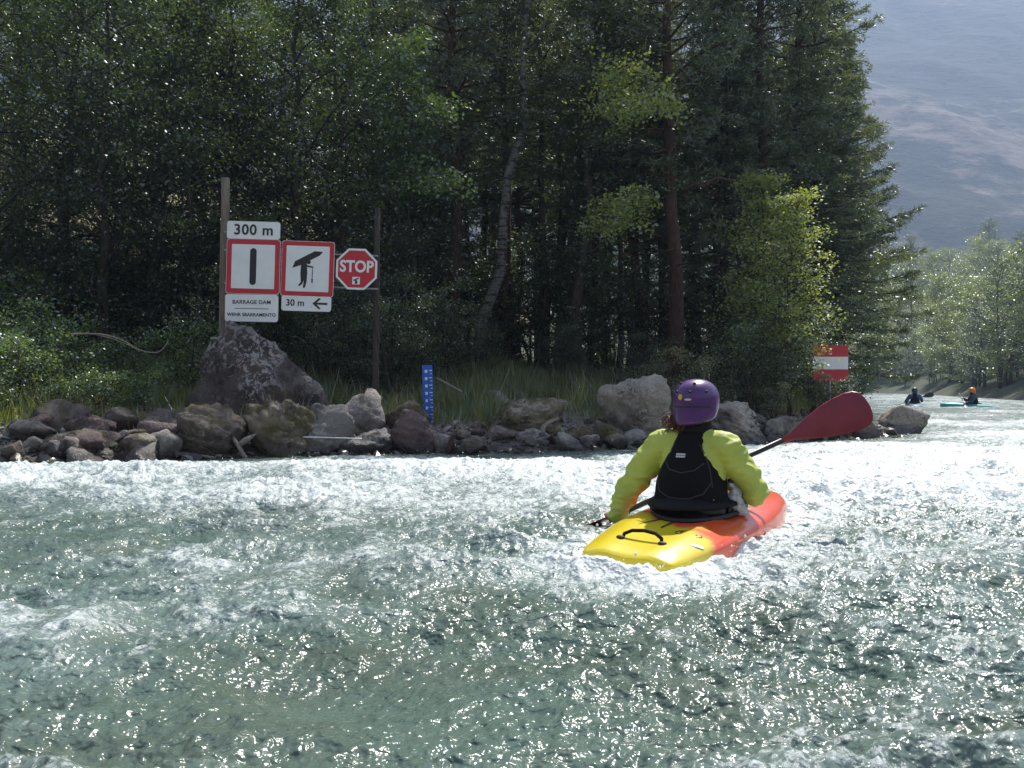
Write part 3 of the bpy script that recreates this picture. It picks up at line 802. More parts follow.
def broadleaf(kind, seed, h, cr, base, trunk_r, leaf, n_leaf, bark, leafm, limbs=20, lean=(0, 0), stems=1, density=1.0, spread=.30):
    """trunk > limbs > twigs that carry clumps of leaves. Returns (trunk mesh, crown mesh)"""
    rs = np.random.RandomState(seed)
    t = MB(); tips = []
    for s_ in range(stems):
        ox, oy = (rs.normal(0, .12 * cr, 2) if stems > 1 else (0, 0))
        lx, ly = lean[0] + (rs.normal(0, .35 * cr) if stems > 1 else 0), lean[1] + (rs.normal(0, .25 * cr) if stems > 1 else 0)
        n = 12; tt = np.linspace(0, 1, n)
        hs = h * (1 if stems == 1 else rs.uniform(.7, 1))
        ax = np.stack([ox + lx * tt ** 1.3 + np.cumsum(rs.normal(0, .012 * h, n)) * (tt > 0), oy + ly * tt ** 1.3 + np.cumsum(rs.normal(0, .010 * h, n)) * (tt > 0), hs * .97 * tt], -1)
        rad = trunk_r * (1 - .88 * tt) * (1 + .45 * np.exp(-tt * 22)); ax[0, 2] = -.25
        t.tube(ax, list(rad), 9)
        for k in range(limbs // stems):
            f = base / h + (1 - base / h) * (k + rs.uniform(0, 1)) / (limbs / stems)
            f = min(f, .97); i = f * (n - 1); i0 = int(i); p = ax[i0] * (1 - (i - i0)) + ax[min(i0 + 1, n - 1)] * (i - i0)
            g = (f - base / h) / (1 - base / h)
            ln = cr * (0.55 + 0.6 * math.sin(math.pi * min(1, g * .85 + .12))) * rs.uniform(.65, 1.15) * (1.05 - .55 * g ** 2)
            az = k * 2.399 + rs.uniform(-.5, .5); el = rs.uniform(.1, .55) + .35 * g
            q = p + np.array([math.cos(az) * math.cos(el), math.sin(az) * math.cos(el), math.sin(el)]) * ln
            c = curve(p, q, .10 * ln - .14 * ln * (1 - g), 6, rs, .03 * ln)
            r0 = max(.010, trunk_r * .34 * (1 - f) + .010)
            t.tube(c, list(np.linspace(r0, .006, 6)), 5)
            for j in range(7):
                f2 = .25 + .75 * (j + rs.uniform(0, .9)) / 7; i2 = min(f2, .99) * 5; a0 = int(i2)
                p2 = c[a0] * (1 - (i2 - a0)) + c[a0 + 1] * (i2 - a0)
                dv = rs.normal(size=3) * np.array([1, 1, .55]); dv /= np.linalg.norm(dv)
                q2 = p2 + dv * ln * rs.uniform(.18, .42)
                c2 = curve(p2, q2, -.03 * ln, 4, rs, .01 * ln)
                t.tube(c2, list(np.linspace(.007, .003, 4)), 3, cap=False)
                tips += [c2[1], c2[2], c2[3]]
    tips = np.array(tips)
    keep = rs.uniform(0, 1, len(tips)) < density
    tips = tips[keep]
    per = max(1, n_leaf // len(tips))
    w = rs.gamma(1.6, 1 / 1.6, len(tips)); cnt = np.maximum(1, (w * per)).astype(int)
    c = np.repeat(tips, cnt, 0) + rs.normal(0, 1, (cnt.sum(), 3)) * np.array([spread, spread, spread * .45]) * (.5 + .5 * rs.uniform(0, 1, (cnt.sum(), 1)))
    c[:, 2] = np.maximum(c[:, 2], .03)
    tm = t.build('trunk', M[bark], smooth=True, fix=False); tme = tm.data; bpy.data.objects.remove(tm)
    cm = quads_mesh('crown', leaf_quads(c, rs, leaf, leaf * .62), M[leafm])
    return tme, cm

def conifer(seed, h, cr, base, trunk_r, bark, needle, tufts=34, dens=1.0, droop=.22, gap=.42, flat=False, lean=0.0, dead=True, upt=0.1):
    """trunk with whorls of boughs; every bough carries sprays of needles"""
    rs = np.random.RandomState(seed)
    t = MB(); n = 12; tt = np.linspace(0, 1, n)
    ax = np.stack([lean * tt ** 1.2 + np.cumsum(rs.normal(0, .004 * h, n)), np.cumsum(rs.normal(0, .004 * h, n)), h * tt], -1); ax[0] = (0, 0, -.25)
    t.tube(ax, list(trunk_r * (1 - .9 * tt) * (1 + .35 * np.exp(-tt * 25))), 10)
    def at(z):
        i = np.clip(z / h, 0, .999) * (n - 1); i0 = int(i); return ax[i0] * (1 - (i - i0)) + ax[i0 + 1] * (i - i0)
    Q = []
    z = base
    if dead:
        zz = 1.0
        while zz < base:
            az = rs.uniform(0, 6.28); ln = rs.uniform(.3, 1.3); p = at(zz); q = p + np.array([math.cos(az), math.sin(az), rs.uniform(-.45, .1)]) * ln
            t.tube(curve(p, q, .05, 4, rs, .03), [.016, .012, .008, .004], 4); zz += rs.uniform(.15, .5)
    while z < h * .985:
        g = (z - base) / (h - base)
        L0 = cr * ((1 - g) ** .75) * (.55 + .45 * min(1, g * 5 + .25)) + .12
        nb = rs.randint(4, 7)
        a0 = rs.uniform(0, 6.28)
        for k in range(nb):
            az = a0 + 6.283 * k / nb + rs.uniform(-.35, .35); ln = L0 * rs.uniform(.55, 1.12)
            zt = z + rs.uniform(-.1, .1) * gap
            p = at(zt); d = np.array([math.cos(az), math.sin(az), 0])
            q = p + d * ln + np.array([0, 0, (-droop * (1 - g) + upt + .35 * g) * ln])
            c = curve(p, q, -.07 * ln if not flat else .06 * ln, 6, rs, .015 * ln)
            t.tube(c, list(np.linspace(max(.008, .030 * ln / 1.5), .004, 6)), 4, cap=False)
            ntw = max(5, int(tufts * ln / 1.6 * dens))
            f = .18 + .82 * rs.uniform(0, 1, ntw) ** .75
            i = f * 4.99; i0 = i.astype(int); pb = c[i0] * (1 - (i - i0))[:, None] + c[i0 + 1] * (i - i0)[:, None]
            side = np.array([-d[1], d[0], 0])
            sg = rs.choice([-1, 1], ntw)[:, None]
            tl = (.20 + .30 * ln * (1 - f) * rs.uniform(.6, 1.2, ntw))[:, None]
            td = side[None] * sg * rs.uniform(.5, 1, (ntw, 1)) + d[None] * rs.uniform(.3, .9, (ntw, 1)) + np.array([0, 0, 1]) * rs.normal(-.12, .22, (ntw, 1))
            td /= np.linalg.norm(td, axis=1)[:, None]
            # needles along every twig
            m_ = 13
            u = rs.uniform(0, 1, (ntw, m_, 1))
            nc_ = pb[:, None] + td[:, None] * tl[:, None] * u
            nd_ = td[:, None] * .55 + rs.normal(0, .62, (ntw, m_, 3)) * np.array([1, 1, .8]); nd_ /= np.linalg.norm(nd_, axis=2)[..., None]
            Q.append(np.concatenate([nc_.reshape(-1, 3), nd_.reshape(-1, 3)], 1))
        z += gap * rs.uniform(.7, 1.25) * (1 - .35 * g)
    Q = np.concatenate(Q); c = Q[:, :3]; a = Q[:, 3:]
    b_ = np.cross(a, rs.normal(size=a.shape)); b_ /= np.linalg.norm(b_, axis=1)[:, None]
    L = rs.uniform(.07, .13, (len(c), 1)); W = .011
    v = np.stack([c - b_ * W * .5, c + b_ * W * .5, c + a * L + b_ * W * .9, c + a * L - b_ * W * .9], 1).reshape(-1, 3)
    tm = t.build('trunk', M[bark], smooth=True, fix=False); tme = tm.data; bpy.data.objects.remove(tm)
    return tme, quads_mesh('crown', v, M[needle])

def plant(name, proto, x, y, label, cat='tree', group=None, rz=0.0, s=1.0, z=None, parts=('trunk', 'crown')):
    r = empty(name, (x, y, gz(x, y) if z is None else z), rz)
    r.scale = (s, s, s) if not hasattr(s, '__len__') else s
    for nm, me in zip(parts, proto):
        o = bpy.data.objects.new(nm, me); C.objects.link(o); o.parent = r
    return tag(r, label, cat, group)

BL = [broadleaf('b', 1, 9.5, 2.5, 1.2, .13, .090, 15000, 'bark', 'leaf_mid', 30),
      broadleaf('b', 2, 8.0, 2.1, 0.6, .10, .085, 14000, 'bark', 'leaf_dark', 30),
      broadleaf('b', 3, 11.0, 2.9, 2.6, .16, .095, 15000, 'bark', 'leaf_mid', 28, lean=(.6, -.3)),
      broadleaf('b', 4, 7.0, 1.8, 0.3, .07, .080, 13000, 'bark', 'leaf_dark', 30, stems=2)]
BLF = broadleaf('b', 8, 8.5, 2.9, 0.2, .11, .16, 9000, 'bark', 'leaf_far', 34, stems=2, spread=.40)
BIRCH = broadleaf('b', 5, 11.5, 1.6, 5.0, .13, .065, 6000, 'bark_birch', 'leaf_mid', 20, lean=(1.1, 0))
PINE = [conifer(11, 13.0, 2.3, 4.2, .160, 'bark_pine', 'needle', 30, 1.0, .10, .50, True),
        conifer(12, 14.5, 2.0, 5.2, .17, 'bark_pine', 'needle', 30, 1.0, .12, .50, True, lean=.5)]
FIR = [conifer(13, 12.0, 2.6, 1.4, .17, 'bark', 'needle', 34, 1.0, .28, .40),
       conifer(14, 14.0, 2.9, 2.2, .20, 'bark', 'needle_light', 34, 1.0, .20, .42, upt=.12),
       conifer(15, 10.0, 2.0, 2.4, .12, 'bark', 'needle', 32, .9, .22, .40)]
THIN = [conifer(16, 12.0, 1.3, 5.5, .095, 'bark', 'needle', 26, .8, .2, .55), conifer(17, 11.0, 1.1, 4.8, .075, 'bark', 'needle', 26, .8, .2, .55, lean=.35)]
SAP = broadleaf('b', 21, 4.4, 1.05, .4, .03, .080, 6500, 'bark', 'leaf_bright', 30, spread=.20)
BUSH = [broadleaf('b', 31, 1.9, .95, .08, .022, .055, 5200, 'bark', 'leaf_pale', 30, stems=6, spread=.14),
        broadleaf('b', 32, 2.3, 1.15, .08, .025, .050, 8500, 'bark', 'leaf_mid', 36, stems=7, spread=.15),
        broadleaf('b', 33, 1.4, .9, .06, .015, .075, 2600, 'bark', 'leaf_under', 26, stems=6, spread=.16),
        broadleaf('b', 34, .8, .6, .04, .010, .070, 1300, 'bark', 'leaf_under', 20, stems=5, spread=.12)]

def at_px(px, d): return ((px - 512) / FPX * d, d)

# front of the forest: each tree has its own words
def T(name, proto, px, d, label, s=1.0, rz=0.0, group='trees at the front of the forest', cat='tree'):
    if cat == 'tree' and name != 'young_tree' and d < 22: s *= .90 * (d + 1.9) / d; d += 1.9
    x, y = at_px(px, d); return plant(name, proto, x, y, label, cat, group, rz, s)
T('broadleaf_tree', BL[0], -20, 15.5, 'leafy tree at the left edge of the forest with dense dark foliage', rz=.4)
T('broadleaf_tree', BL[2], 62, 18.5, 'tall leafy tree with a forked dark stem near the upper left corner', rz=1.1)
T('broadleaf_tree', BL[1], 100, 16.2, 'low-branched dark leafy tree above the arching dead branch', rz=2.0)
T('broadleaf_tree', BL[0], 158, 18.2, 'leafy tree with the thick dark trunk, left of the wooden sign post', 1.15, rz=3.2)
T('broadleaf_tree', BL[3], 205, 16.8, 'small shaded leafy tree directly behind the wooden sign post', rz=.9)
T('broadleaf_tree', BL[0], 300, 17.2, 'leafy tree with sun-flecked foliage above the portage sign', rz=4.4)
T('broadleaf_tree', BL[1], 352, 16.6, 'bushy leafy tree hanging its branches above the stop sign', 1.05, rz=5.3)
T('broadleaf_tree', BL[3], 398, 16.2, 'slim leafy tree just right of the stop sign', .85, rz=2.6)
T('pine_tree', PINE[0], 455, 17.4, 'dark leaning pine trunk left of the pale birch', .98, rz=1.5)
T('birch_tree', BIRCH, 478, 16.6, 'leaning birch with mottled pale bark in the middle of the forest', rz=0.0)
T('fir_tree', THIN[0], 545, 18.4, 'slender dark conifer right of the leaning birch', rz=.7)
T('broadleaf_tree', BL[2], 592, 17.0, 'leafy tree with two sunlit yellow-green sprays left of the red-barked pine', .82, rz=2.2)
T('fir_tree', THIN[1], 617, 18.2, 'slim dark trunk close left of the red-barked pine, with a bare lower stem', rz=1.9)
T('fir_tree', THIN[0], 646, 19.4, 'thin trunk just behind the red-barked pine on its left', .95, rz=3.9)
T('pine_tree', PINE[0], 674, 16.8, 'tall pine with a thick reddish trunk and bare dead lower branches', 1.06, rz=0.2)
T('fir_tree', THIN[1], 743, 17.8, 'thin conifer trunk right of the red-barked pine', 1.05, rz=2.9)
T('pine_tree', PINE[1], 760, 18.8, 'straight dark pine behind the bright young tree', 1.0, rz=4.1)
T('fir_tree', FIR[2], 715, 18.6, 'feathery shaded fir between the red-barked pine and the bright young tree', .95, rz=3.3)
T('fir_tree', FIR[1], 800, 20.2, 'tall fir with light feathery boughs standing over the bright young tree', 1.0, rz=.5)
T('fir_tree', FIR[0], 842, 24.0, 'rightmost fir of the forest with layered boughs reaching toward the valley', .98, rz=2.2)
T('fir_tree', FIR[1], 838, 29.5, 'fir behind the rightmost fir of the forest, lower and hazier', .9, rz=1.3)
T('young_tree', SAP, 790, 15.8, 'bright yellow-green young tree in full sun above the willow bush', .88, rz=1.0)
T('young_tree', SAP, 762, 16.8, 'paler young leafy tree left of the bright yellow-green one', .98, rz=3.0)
# sunlit sprays that one leafy tree holds out toward the river
def spray(tree, pts, r, n, seed, mat='leaf_bright'):
    rs = np.random.RandomState(seed); inv = tree.matrix_world.inverted() if False else Matrix.LocRotScale(tree.location, tree.rotation_euler, tree.scale).inverted()
    t = MB(); L = []
    for a, b2 in pts:
        p0, p1 = np.array(a), np.array(b2); c = curve(p0, p1, .18, 8, rs, .02); t.tube(c, list(np.linspace(.022, .006, 8)), 5)
        for k in range(26):
            f = rs.uniform(.3, 1); q = c[min(7, int(f * 7.99))]; e = q + rs.normal(0, 1, 3) * np.array([r, r * .8, r * .55]); e[2] -= .12
            t.tube(curve(q, e, .04, 4, rs, .01), [.006, .005, .004, .003], 3, cap=False)
            m_ = int(n / len(pts) / 26); L.append(q + (e - q) * rs.uniform(.3, 1.1, (m_, 1)) + rs.normal(0, .085, (m_, 3)))
    v = leaf_quads(np.concatenate(L), rs, .085, .055, .4)
    v = np.array([tuple(inv @ Vector(p)) for p in v])
    br = t.build('branch', M['bark'], tree, smooth=True, fix=False)
    br.data.transform(inv)
    o = link('spray', quads_mesh('spray', v, M[mat]), br); o['label'] = 'sunlit yellow-green spray'
TR = [o for o in bpy.data.objects if 'two sunlit' in str(o.get('label', ''))][0]
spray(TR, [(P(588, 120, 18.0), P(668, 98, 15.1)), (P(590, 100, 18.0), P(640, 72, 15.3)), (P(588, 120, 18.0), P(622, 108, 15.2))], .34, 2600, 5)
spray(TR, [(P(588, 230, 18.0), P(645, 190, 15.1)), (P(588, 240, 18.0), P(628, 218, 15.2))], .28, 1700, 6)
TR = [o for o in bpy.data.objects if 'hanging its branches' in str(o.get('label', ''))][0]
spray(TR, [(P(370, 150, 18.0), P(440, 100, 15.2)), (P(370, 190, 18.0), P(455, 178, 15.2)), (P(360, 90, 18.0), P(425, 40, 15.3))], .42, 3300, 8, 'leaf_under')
G2 = 'bushes along the river bank'
T('shrub', BUSH[0], 700, 14.9, 'pale-leaved sunlit bush behind the purple helmet', .62, 0, G2, 'bush')
T('shrub', BUSH[1], 746, 15.2, 'grey-green willow bush right of the pale-leaved bush', .72, 1, G2, 'bush')
T('shrub', BUSH[1], 774, 15.6, 'rounded willow bush partly covering the red and white board', .78, 2.4, G2, 'bush')
T('shrub', BUSH[1], 812, 17.6, 'darker willow bush behind the red and white board', .80, 4.4, G2, 'bush')
T('shrub', BUSH[1], 826, 16.1, 'small bush hiding the foot of the red and white board', .34, 3, G2, 'bush')
T('shrub', BUSH[0], 770, 14.8, 'low pale bush at the foot of the rounded willow', .40, 2, G2, 'bush')
T('shrub', BUSH[2], 846, 22, 'light green bush at the forest corner beside the far water', .9, 2, G2, 'bush')
und = []
for i, (px, d, s, k) in enumerate([(-25,12.6,.8,2),(12,12.0,.65,2),(48,12.7,.7,2),(84,12.4,.62,3),(118,12.8,.60,3),(20,14.2,.9,2),(80,14.6,.8,2),(125,14.8,.6,2),(160,13.6,.55,3),(140,12.5,.55,3),(95,11.9,.55,3),(60,11.9,.55,3),(-10,11.4,.6,3),(0,16,1.2,2),(185,15,.8,2)]):
    x, y = at_px(px, d); und.append(plant('shrub', BUSH[k], x, y, None, 'bush', 'bright undergrowth on the left bank', i * 1.7, s))
label_row(und, 'bright green undergrowth bush on the left bank, {}')
und = []
for i, (px, d, s, k) in enumerate([(338,14.6,.8,1),(385,14.4,.70,1),(402,15.2,.9,1),(440,16.0,.75,1),(322,15.6,1.0,1),(480,17.4,.6,1),(560,18,.5,1),(640,16.6,.55,1),(655,15.6,.45,0),(268,15.6,1.0,1)]):
    x, y = at_px(px, d); und.append(plant('shrub', BUSH[k], x, y, None, 'bush', 'shaded undergrowth at the foot of the forest', i * 1.3, s))
label_row(und, 'shaded bush at the forest foot behind the signs, {}')

def row(name_protos, n, px0, px1, d0, d1, s0, s1, fmt, group, seed, z=None):
    rs = np.random.RandomState(seed); L = []
    for i in range(n):
        for _ in range(40):
            px = px0 + (px1 - px0) * (i + rs.uniform(.15, .85)) / n; d = rs.uniform(d0, d1)
            x, y = at_px(px, d)
            if float(land(np.array([x]), np.array([y]))[0]) > .8: break
        else: continue
        nm, pr = name_protos[rs.randint(len(name_protos))]
        L.append(plant(nm, pr, x, y, None, 'tree', group, rs.uniform(0, 6.28), rs.uniform(s0, s1)))
    label_row(L, fmt)
    return L
mixed = [('broadleaf_tree', BL[0]), ('broadleaf_tree', BL[1]), ('broadleaf_tree', BL[2]), ('fir_tree', FIR[0])]
conif = [('pine_tree', PINE[0]), ('pine_tree', PINE[1]), ('fir_tree', THIN[0]), ('fir_tree', FIR[2])]
row(mixed, 11, -60, 430, 20.5, 23.5, .9, 1.1, 'dark leafy tree in the forest second row, left half, {}', 'second row of the forest, left half', 41)
row(conif, 14, 430, 820, 20.5, 24, .68, .85, 'dark conifer in the forest second row, right half, {}', 'second row of the forest, right half', 42)
row(mixed, 10, -60, 430, 25, 30, 1.1, 1.35, 'shadowed leafy tree deep in the forest, left half, {}', 'deep row of the forest, left half', 43)
row(conif, 14, 400, 830, 25, 31, .85, 1.05, 'shadowed conifer deep in the forest, right half, {}', 'deep row of the forest, right half', 44)
row(conif, 11, 380, 850, 34, 42, 1.2, 1.5, 'conifer at the back of the forest, {} of its row', 'back row of the forest', 45)
rs_ = np.random.RandomState(77); U = []
for i in range(26):
    px = -40 + 860 * (i + rs_.uniform(.2, .8)) / 26; d = rs_.uniform(19.2, 24)
    x, y = at_px(px, d); U.append(plant('shrub', BUSH[1], x, y, None, 'bush', 'dark understorey inside the forest', i * 1.1, rs_.uniform(.9, 1.5)))
label_row(U, 'dark understorey bush inside the forest, {} of the row')
row(mixed, 12, -40, 860, 44, 52, 1.3, 1.7, 'leafy tree at the rear edge of the forest, {}', 'rear edge of the forest', 46)
# across the valley
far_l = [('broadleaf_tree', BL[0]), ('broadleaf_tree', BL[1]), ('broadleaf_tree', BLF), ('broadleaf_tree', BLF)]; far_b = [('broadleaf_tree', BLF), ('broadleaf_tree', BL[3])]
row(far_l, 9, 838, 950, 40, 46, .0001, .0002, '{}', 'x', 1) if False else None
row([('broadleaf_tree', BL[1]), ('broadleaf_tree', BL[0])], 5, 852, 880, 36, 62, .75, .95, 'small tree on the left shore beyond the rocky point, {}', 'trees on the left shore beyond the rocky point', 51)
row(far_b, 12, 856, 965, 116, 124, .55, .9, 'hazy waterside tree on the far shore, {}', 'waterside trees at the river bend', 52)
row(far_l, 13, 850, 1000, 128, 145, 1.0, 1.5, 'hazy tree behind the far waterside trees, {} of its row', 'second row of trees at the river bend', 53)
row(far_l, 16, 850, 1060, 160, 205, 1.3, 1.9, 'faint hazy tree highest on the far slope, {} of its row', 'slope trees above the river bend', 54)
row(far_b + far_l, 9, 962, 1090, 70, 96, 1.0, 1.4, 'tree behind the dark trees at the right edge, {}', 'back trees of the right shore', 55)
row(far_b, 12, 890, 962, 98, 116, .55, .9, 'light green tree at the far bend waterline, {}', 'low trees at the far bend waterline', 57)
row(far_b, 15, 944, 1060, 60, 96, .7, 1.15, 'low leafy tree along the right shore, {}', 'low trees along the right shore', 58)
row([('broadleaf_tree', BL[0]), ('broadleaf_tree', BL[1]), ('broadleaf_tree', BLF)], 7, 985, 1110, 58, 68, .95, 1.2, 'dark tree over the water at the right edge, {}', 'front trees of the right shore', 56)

# ------------------------------------------------------------------ grass
def grass(name, n, xr, yr, srange, hgt, mat, seed, zr=(0.3, 9)):
    rs = np.random.RandomState(seed)
    x = rs.uniform(*xr, n * 3); y = rs.uniform(*yr, n * 3); s = land(x, y)
    dens = sstep(-.35, .25, fbm(x * .6, y * .6, 12.2, 3) + .12 * (s - 2))
    k = (s > srange[0]) & (s < srange[1]) & (rs.uniform(0, 1, n * 3) < dens)
    x, y = x[k][:n], y[k][:n]; n = len(x); z = ground_h(x, y)
    h = rs.uniform(hgt[0], hgt[1], n) * (.55 + .9 * sstep(-.4, .5, fbm(x * .9, y * .9, 3.1, 2)))
    a = rs.uniform(0, 6.28, n); w = rs.uniform(.004, .009, n)
    bx, by = np.cos(a) * w, np.sin(a) * w; lx, ly = rs.normal(0, .35, n) * h, rs.normal(0, .35, n) * h
    p = np.stack([x, y, z], -1)
    v = np.stack([p + np.stack([-bx, -by, 0 * h - .02], -1), p + np.stack([bx, by, 0 * h - .02], -1), p + np.stack([lx + bx * .15, ly + by * .15, h], -1), p + np.stack([lx - bx * .15, ly - by * .15, h], -1)], 1)
    return tag(link(name, quads_mesh(name, v.reshape(-1, 3), M[mat])), kind='stuff')
grass('grass', 90000, (-10, 10), (11, 23), (1.4, 9), (.10, .34), 'grass', 61)
grass('dry_grass', 3500, (-9, 9), (11, 20), (.9, 5), (.15, .5), 'straw', 62)
# ------------------------------------------------------------------ paints, plastics and cloth
M['sign_white'] = simple('sign_white', (0.78, 0.79, 0.79), 0.5, .06, 4)
M['sign_red'] = simple('sign_red', (0.50, 0.022, 0.035), 0.45, .10, 5)
M['sign_black'] = simple('sign_black', (0.012, 0.012, 0.014), 0.5, .1)
M['galvanised'] = simple('galvanised', (0.35, 0.36, 0.36), 0.5, .1, 20, metal=.6)
M['blue_paint'] = simple('blue_paint', (0.012, 0.10, 0.50), 0.45, .2, 12)
M['white_paint'] = simple('white_paint', (0.72, 0.74, 0.75), 0.5, .08)

# ------------------------------------------------------------------ the dam warning signs
def rrect(w, h, r, n=5):
    p = []
    for cx, cz, a0 in ((w/2 - r, h/2 - r, 0), (-w/2 + r, h/2 - r, 90), (-w/2 + r, -h/2 + r, 180), (w/2 - r, -h/2 + r, 270)):
        for k in range(n + 1):
            a = R(a0 + 90 * k / n); p.append((cx + r * math.cos(a), cz + r * math.sin(a)))
    return p
SD = 13.2
post_x = P(224, 0, 13.5).x
stand = empty('warning_sign_stand', (post_x, 13.5, gz(post_x, 13.5)))
tag(stand, 'dam warning signs with 300 m and stop panels on two wooden posts', 'warning sign')
def rel(p): return (p[0] - stand.location.x, p[1] - stand.location.y, p[2] - stand.location.z)
def post(px_top, py_top, px_bot, d, r, name='post'):
    a = P(px_top, py_top, d); z0 = gz(P(px_bot, 0, d).x, d) - .35
    b_ = Vector((P(px_bot, 0, d).x, d, z0))
    mb = MB(); n = 9; pts = [b_.lerp(a, k / (n - 1)) + Vector((random.uniform(-.004, .004), 0, 0)) for k in range(n)]
    mb.tube([rel(p) for p in pts], [r * (1.25 - .25 * k / (n - 1)) for k in range(n)], 10)
    o = mb.build(name, M['post_wood' if r > .05 else 'bark'], stand, smooth=True)
    return o
random.seed(3)
tag(post(225.5, 178, 222, 13.5, .062), 'thick pale square-cut wooden post')
tag(post(377.5, 208, 375, 13.45, .042), 'thinner dark stake beside the stop sign')
for y in (250, 283, 232):
    a = P(224, y, 13.38); b_ = P(378 if y != 232 else 270, y + (6 if y != 232 else 1), 13.38)
    mb = MB(); mb.tube([rel(a), rel(b_)], .014, 6); mb.build('rail', M['galvanised'], stand)

def panel(px0, px1, py0, py1, tilt, label, border=None, rad=.04):
    c = P((px0 + px1) / 2, (py0 + py1) / 2, SD); w = (px1 - px0) / FPX * SD; h = (py1 - py0) / FPX * SD
    e = rrect(w, h, rad)
    mb = MB(); mb.poly(e, 0, .012)
    o = mb.build('sign_panel', M['sign_red' if border else 'sign_white'], stand)
    o.location = rel(c); o.rotation_euler = (0, R(tilt), 0)
    if label: o['label'] = label
    if border:
        mb = MB(); mb.poly(rrect(w - 2 * border, h - 2 * border, .012), -.002, .001); mb.build('panel_face', M['sign_white'], o)
        # thin white outer edge, as printed round the red
        mb = MB(); q = rrect(w + .012, h + .012, rad); mb.poly(q, .003, .009); mb.build('panel_edge', M['sign_white'], o)
    else:
        mb = MB(); mb.poly(rrect(w + .010, h + .010, rad), .003, .009); mb.build('panel_edge', M['galvanised'], o)
    return o, w, h
def letters(s, size, parent, x=0, z=0, col='sign_black', spacing=1.0, bold=.0, y=-.0035, sx=1.0, name='lettering'):
    me = text_mesh(s, size, spacing, bold); me.materials.clear(); me.materials.append(M[col])
    o = link(name, me, parent); o.location = (x, y, z); o.rotation_euler = (R(90), 0, 0); o.scale = (sx, 1, 1)
    return o
o, w, h = panel(227, 280, 221.5, 239, 1.6, 'white plate reading 300 m'); letters('300 m', .215, o, bold=.004, spacing=1.08)
o, w, h = panel(226.5, 279.5, 239.5, 293.5, 1.6, 'red-bordered square with a black vertical bar', .072)
mb = MB(); mb.poly(rrect(.095, .54, .0475, 8), -.005, -.0015); mb.build('symbol', M['sign_black'], o)
o, w, h = panel(225, 278, 294.5, 321.5, 1.0, 'white plate reading BARRAGE DAM WEHR SBARRAMENTO')
letters('BARRAGE DAM', .080, o, 0, .085, bold=.0008, spacing=1.05); letters('WEHR SBARRAMENTO', .070, o, 0, -.100, bold=.0008)
mb = MB(); mb.box((0, -.002, -.008), (.25, .0012, .004)); mb.build('divider_line', M['sign_black'], o)
o, w, h = panel(281.5, 333.5, 241.5, 296, 2.0, 'red-bordered square with a figure carrying a boat', .065)
def sc_(pts, k, dx=0, dz=0): return [(p[0] * k + dx, p[1] * k + dz) for p in pts]
mb = MB()
# coordinates read in pixels of the sign face, 1 unit = one tenth of the face
K = .0068
def px2(pts): return [((x - 460) * K * .52, -(y - 460) * K * .52) for x, y in pts]
mb.poly(px2([(397, 458), (408, 430), (488, 386), (522, 388), (508, 404), (430, 446)]), -.005, -.0015)       # the boat
mb.poly(px2([(433, 440), (456, 432), (460, 480), (455, 500), (448, 506), (431, 482)]), -.0052, -.0017)              # trunk
mb.poly(px2([(431, 480), (452, 486), (446, 508), (440, 524), (426, 534), (424, 528), (434, 516)]), -.0050, -.0014)  # rear leg
mb.poly(px2([(445, 490), (459, 486), (458, 512), (452, 538), (443, 540), (446, 512)]), -.0054, -.0019)              # front leg
mb.poly(px2([(450, 440), (462, 446), (484, 450), (484, 456), (460, 453)]), -.0048, -.0012)                          # arm
th_ = [R(360 * k / 14) for k in range(14)]
mb.poly(px2([(464 + 8.5 * math.cos(a), 432 + 9 * math.sin(a)) for a in th_]), -.0056, -.0021)
mb.build('symbol', M['sign_black'], o)
mb = MB(); mb.poly(px2([(479, 458), (482, 458), (482, 498), (479, 498)]), -.005, -.0015); mb.poly(px2([(477, 500), (484, 500), (483, 518), (478, 518)]), -.005, -.0015); mb.build('paddle_symbol', M['sign_black'], o)
o, w, h = panel(281.5, 331, 295.5, 311, 1.8, 'white plate reading 30 m with an arrow pointing left')
letters('30 m', .135, o, -.165, 0, bold=.002)
mb = MB(); mb.poly([(.09, .0), (.19, .085), (.21, .068), (.15, .014), (.31, .014), (.31, -.014), (.15, -.014), (.21, -.068), (.19, -.085)], -.005, -.0015); mb.build('arrow', M['sign_black'], o)
c = P(356.5, 269, SD); r0 = 22.2 / FPX * SD
def octo(r): return [(r * math.cos(R(22.5 + 45 * k)), r * math.sin(R(22.5 + 45 * k))) for k in range(8)]
mb = MB(); mb.poly(octo(r0), 0, .012); o = mb.build('sign_panel', M['sign_white'], stand); o.location = rel(c); o.rotation_euler = (0, R(2), 0); o['label'] = 'red octagonal stop sign with a white edge'
mb = MB(); mb.poly(octo(r0 * .9), -.002, .001); mb.build('panel_face', M['sign_red'], o)
letters('STOP', .235, o, 0, .03, 'sign_white', bold=.007, y=-.0045, sx=.88)
mb = MB(); mb.poly([(-.055, -.225), (.055, -.225), (.055, -.115), (-.055, -.115)], -.004, -.0015); mb.build('portage_emblem', M['sign_white'], o)
mb = MB(); mb.poly([(-.045, -.160), (.04, -.125), (.048, -.135), (-.03, -.178)], -.006, -.0035); mb.poly([(-.01, -.165), (.015, -.165), (.02, -.215), (-.02, -.215)], -.0062, -.0037); mb.build('emblem_mark', M['sign_black'], o)

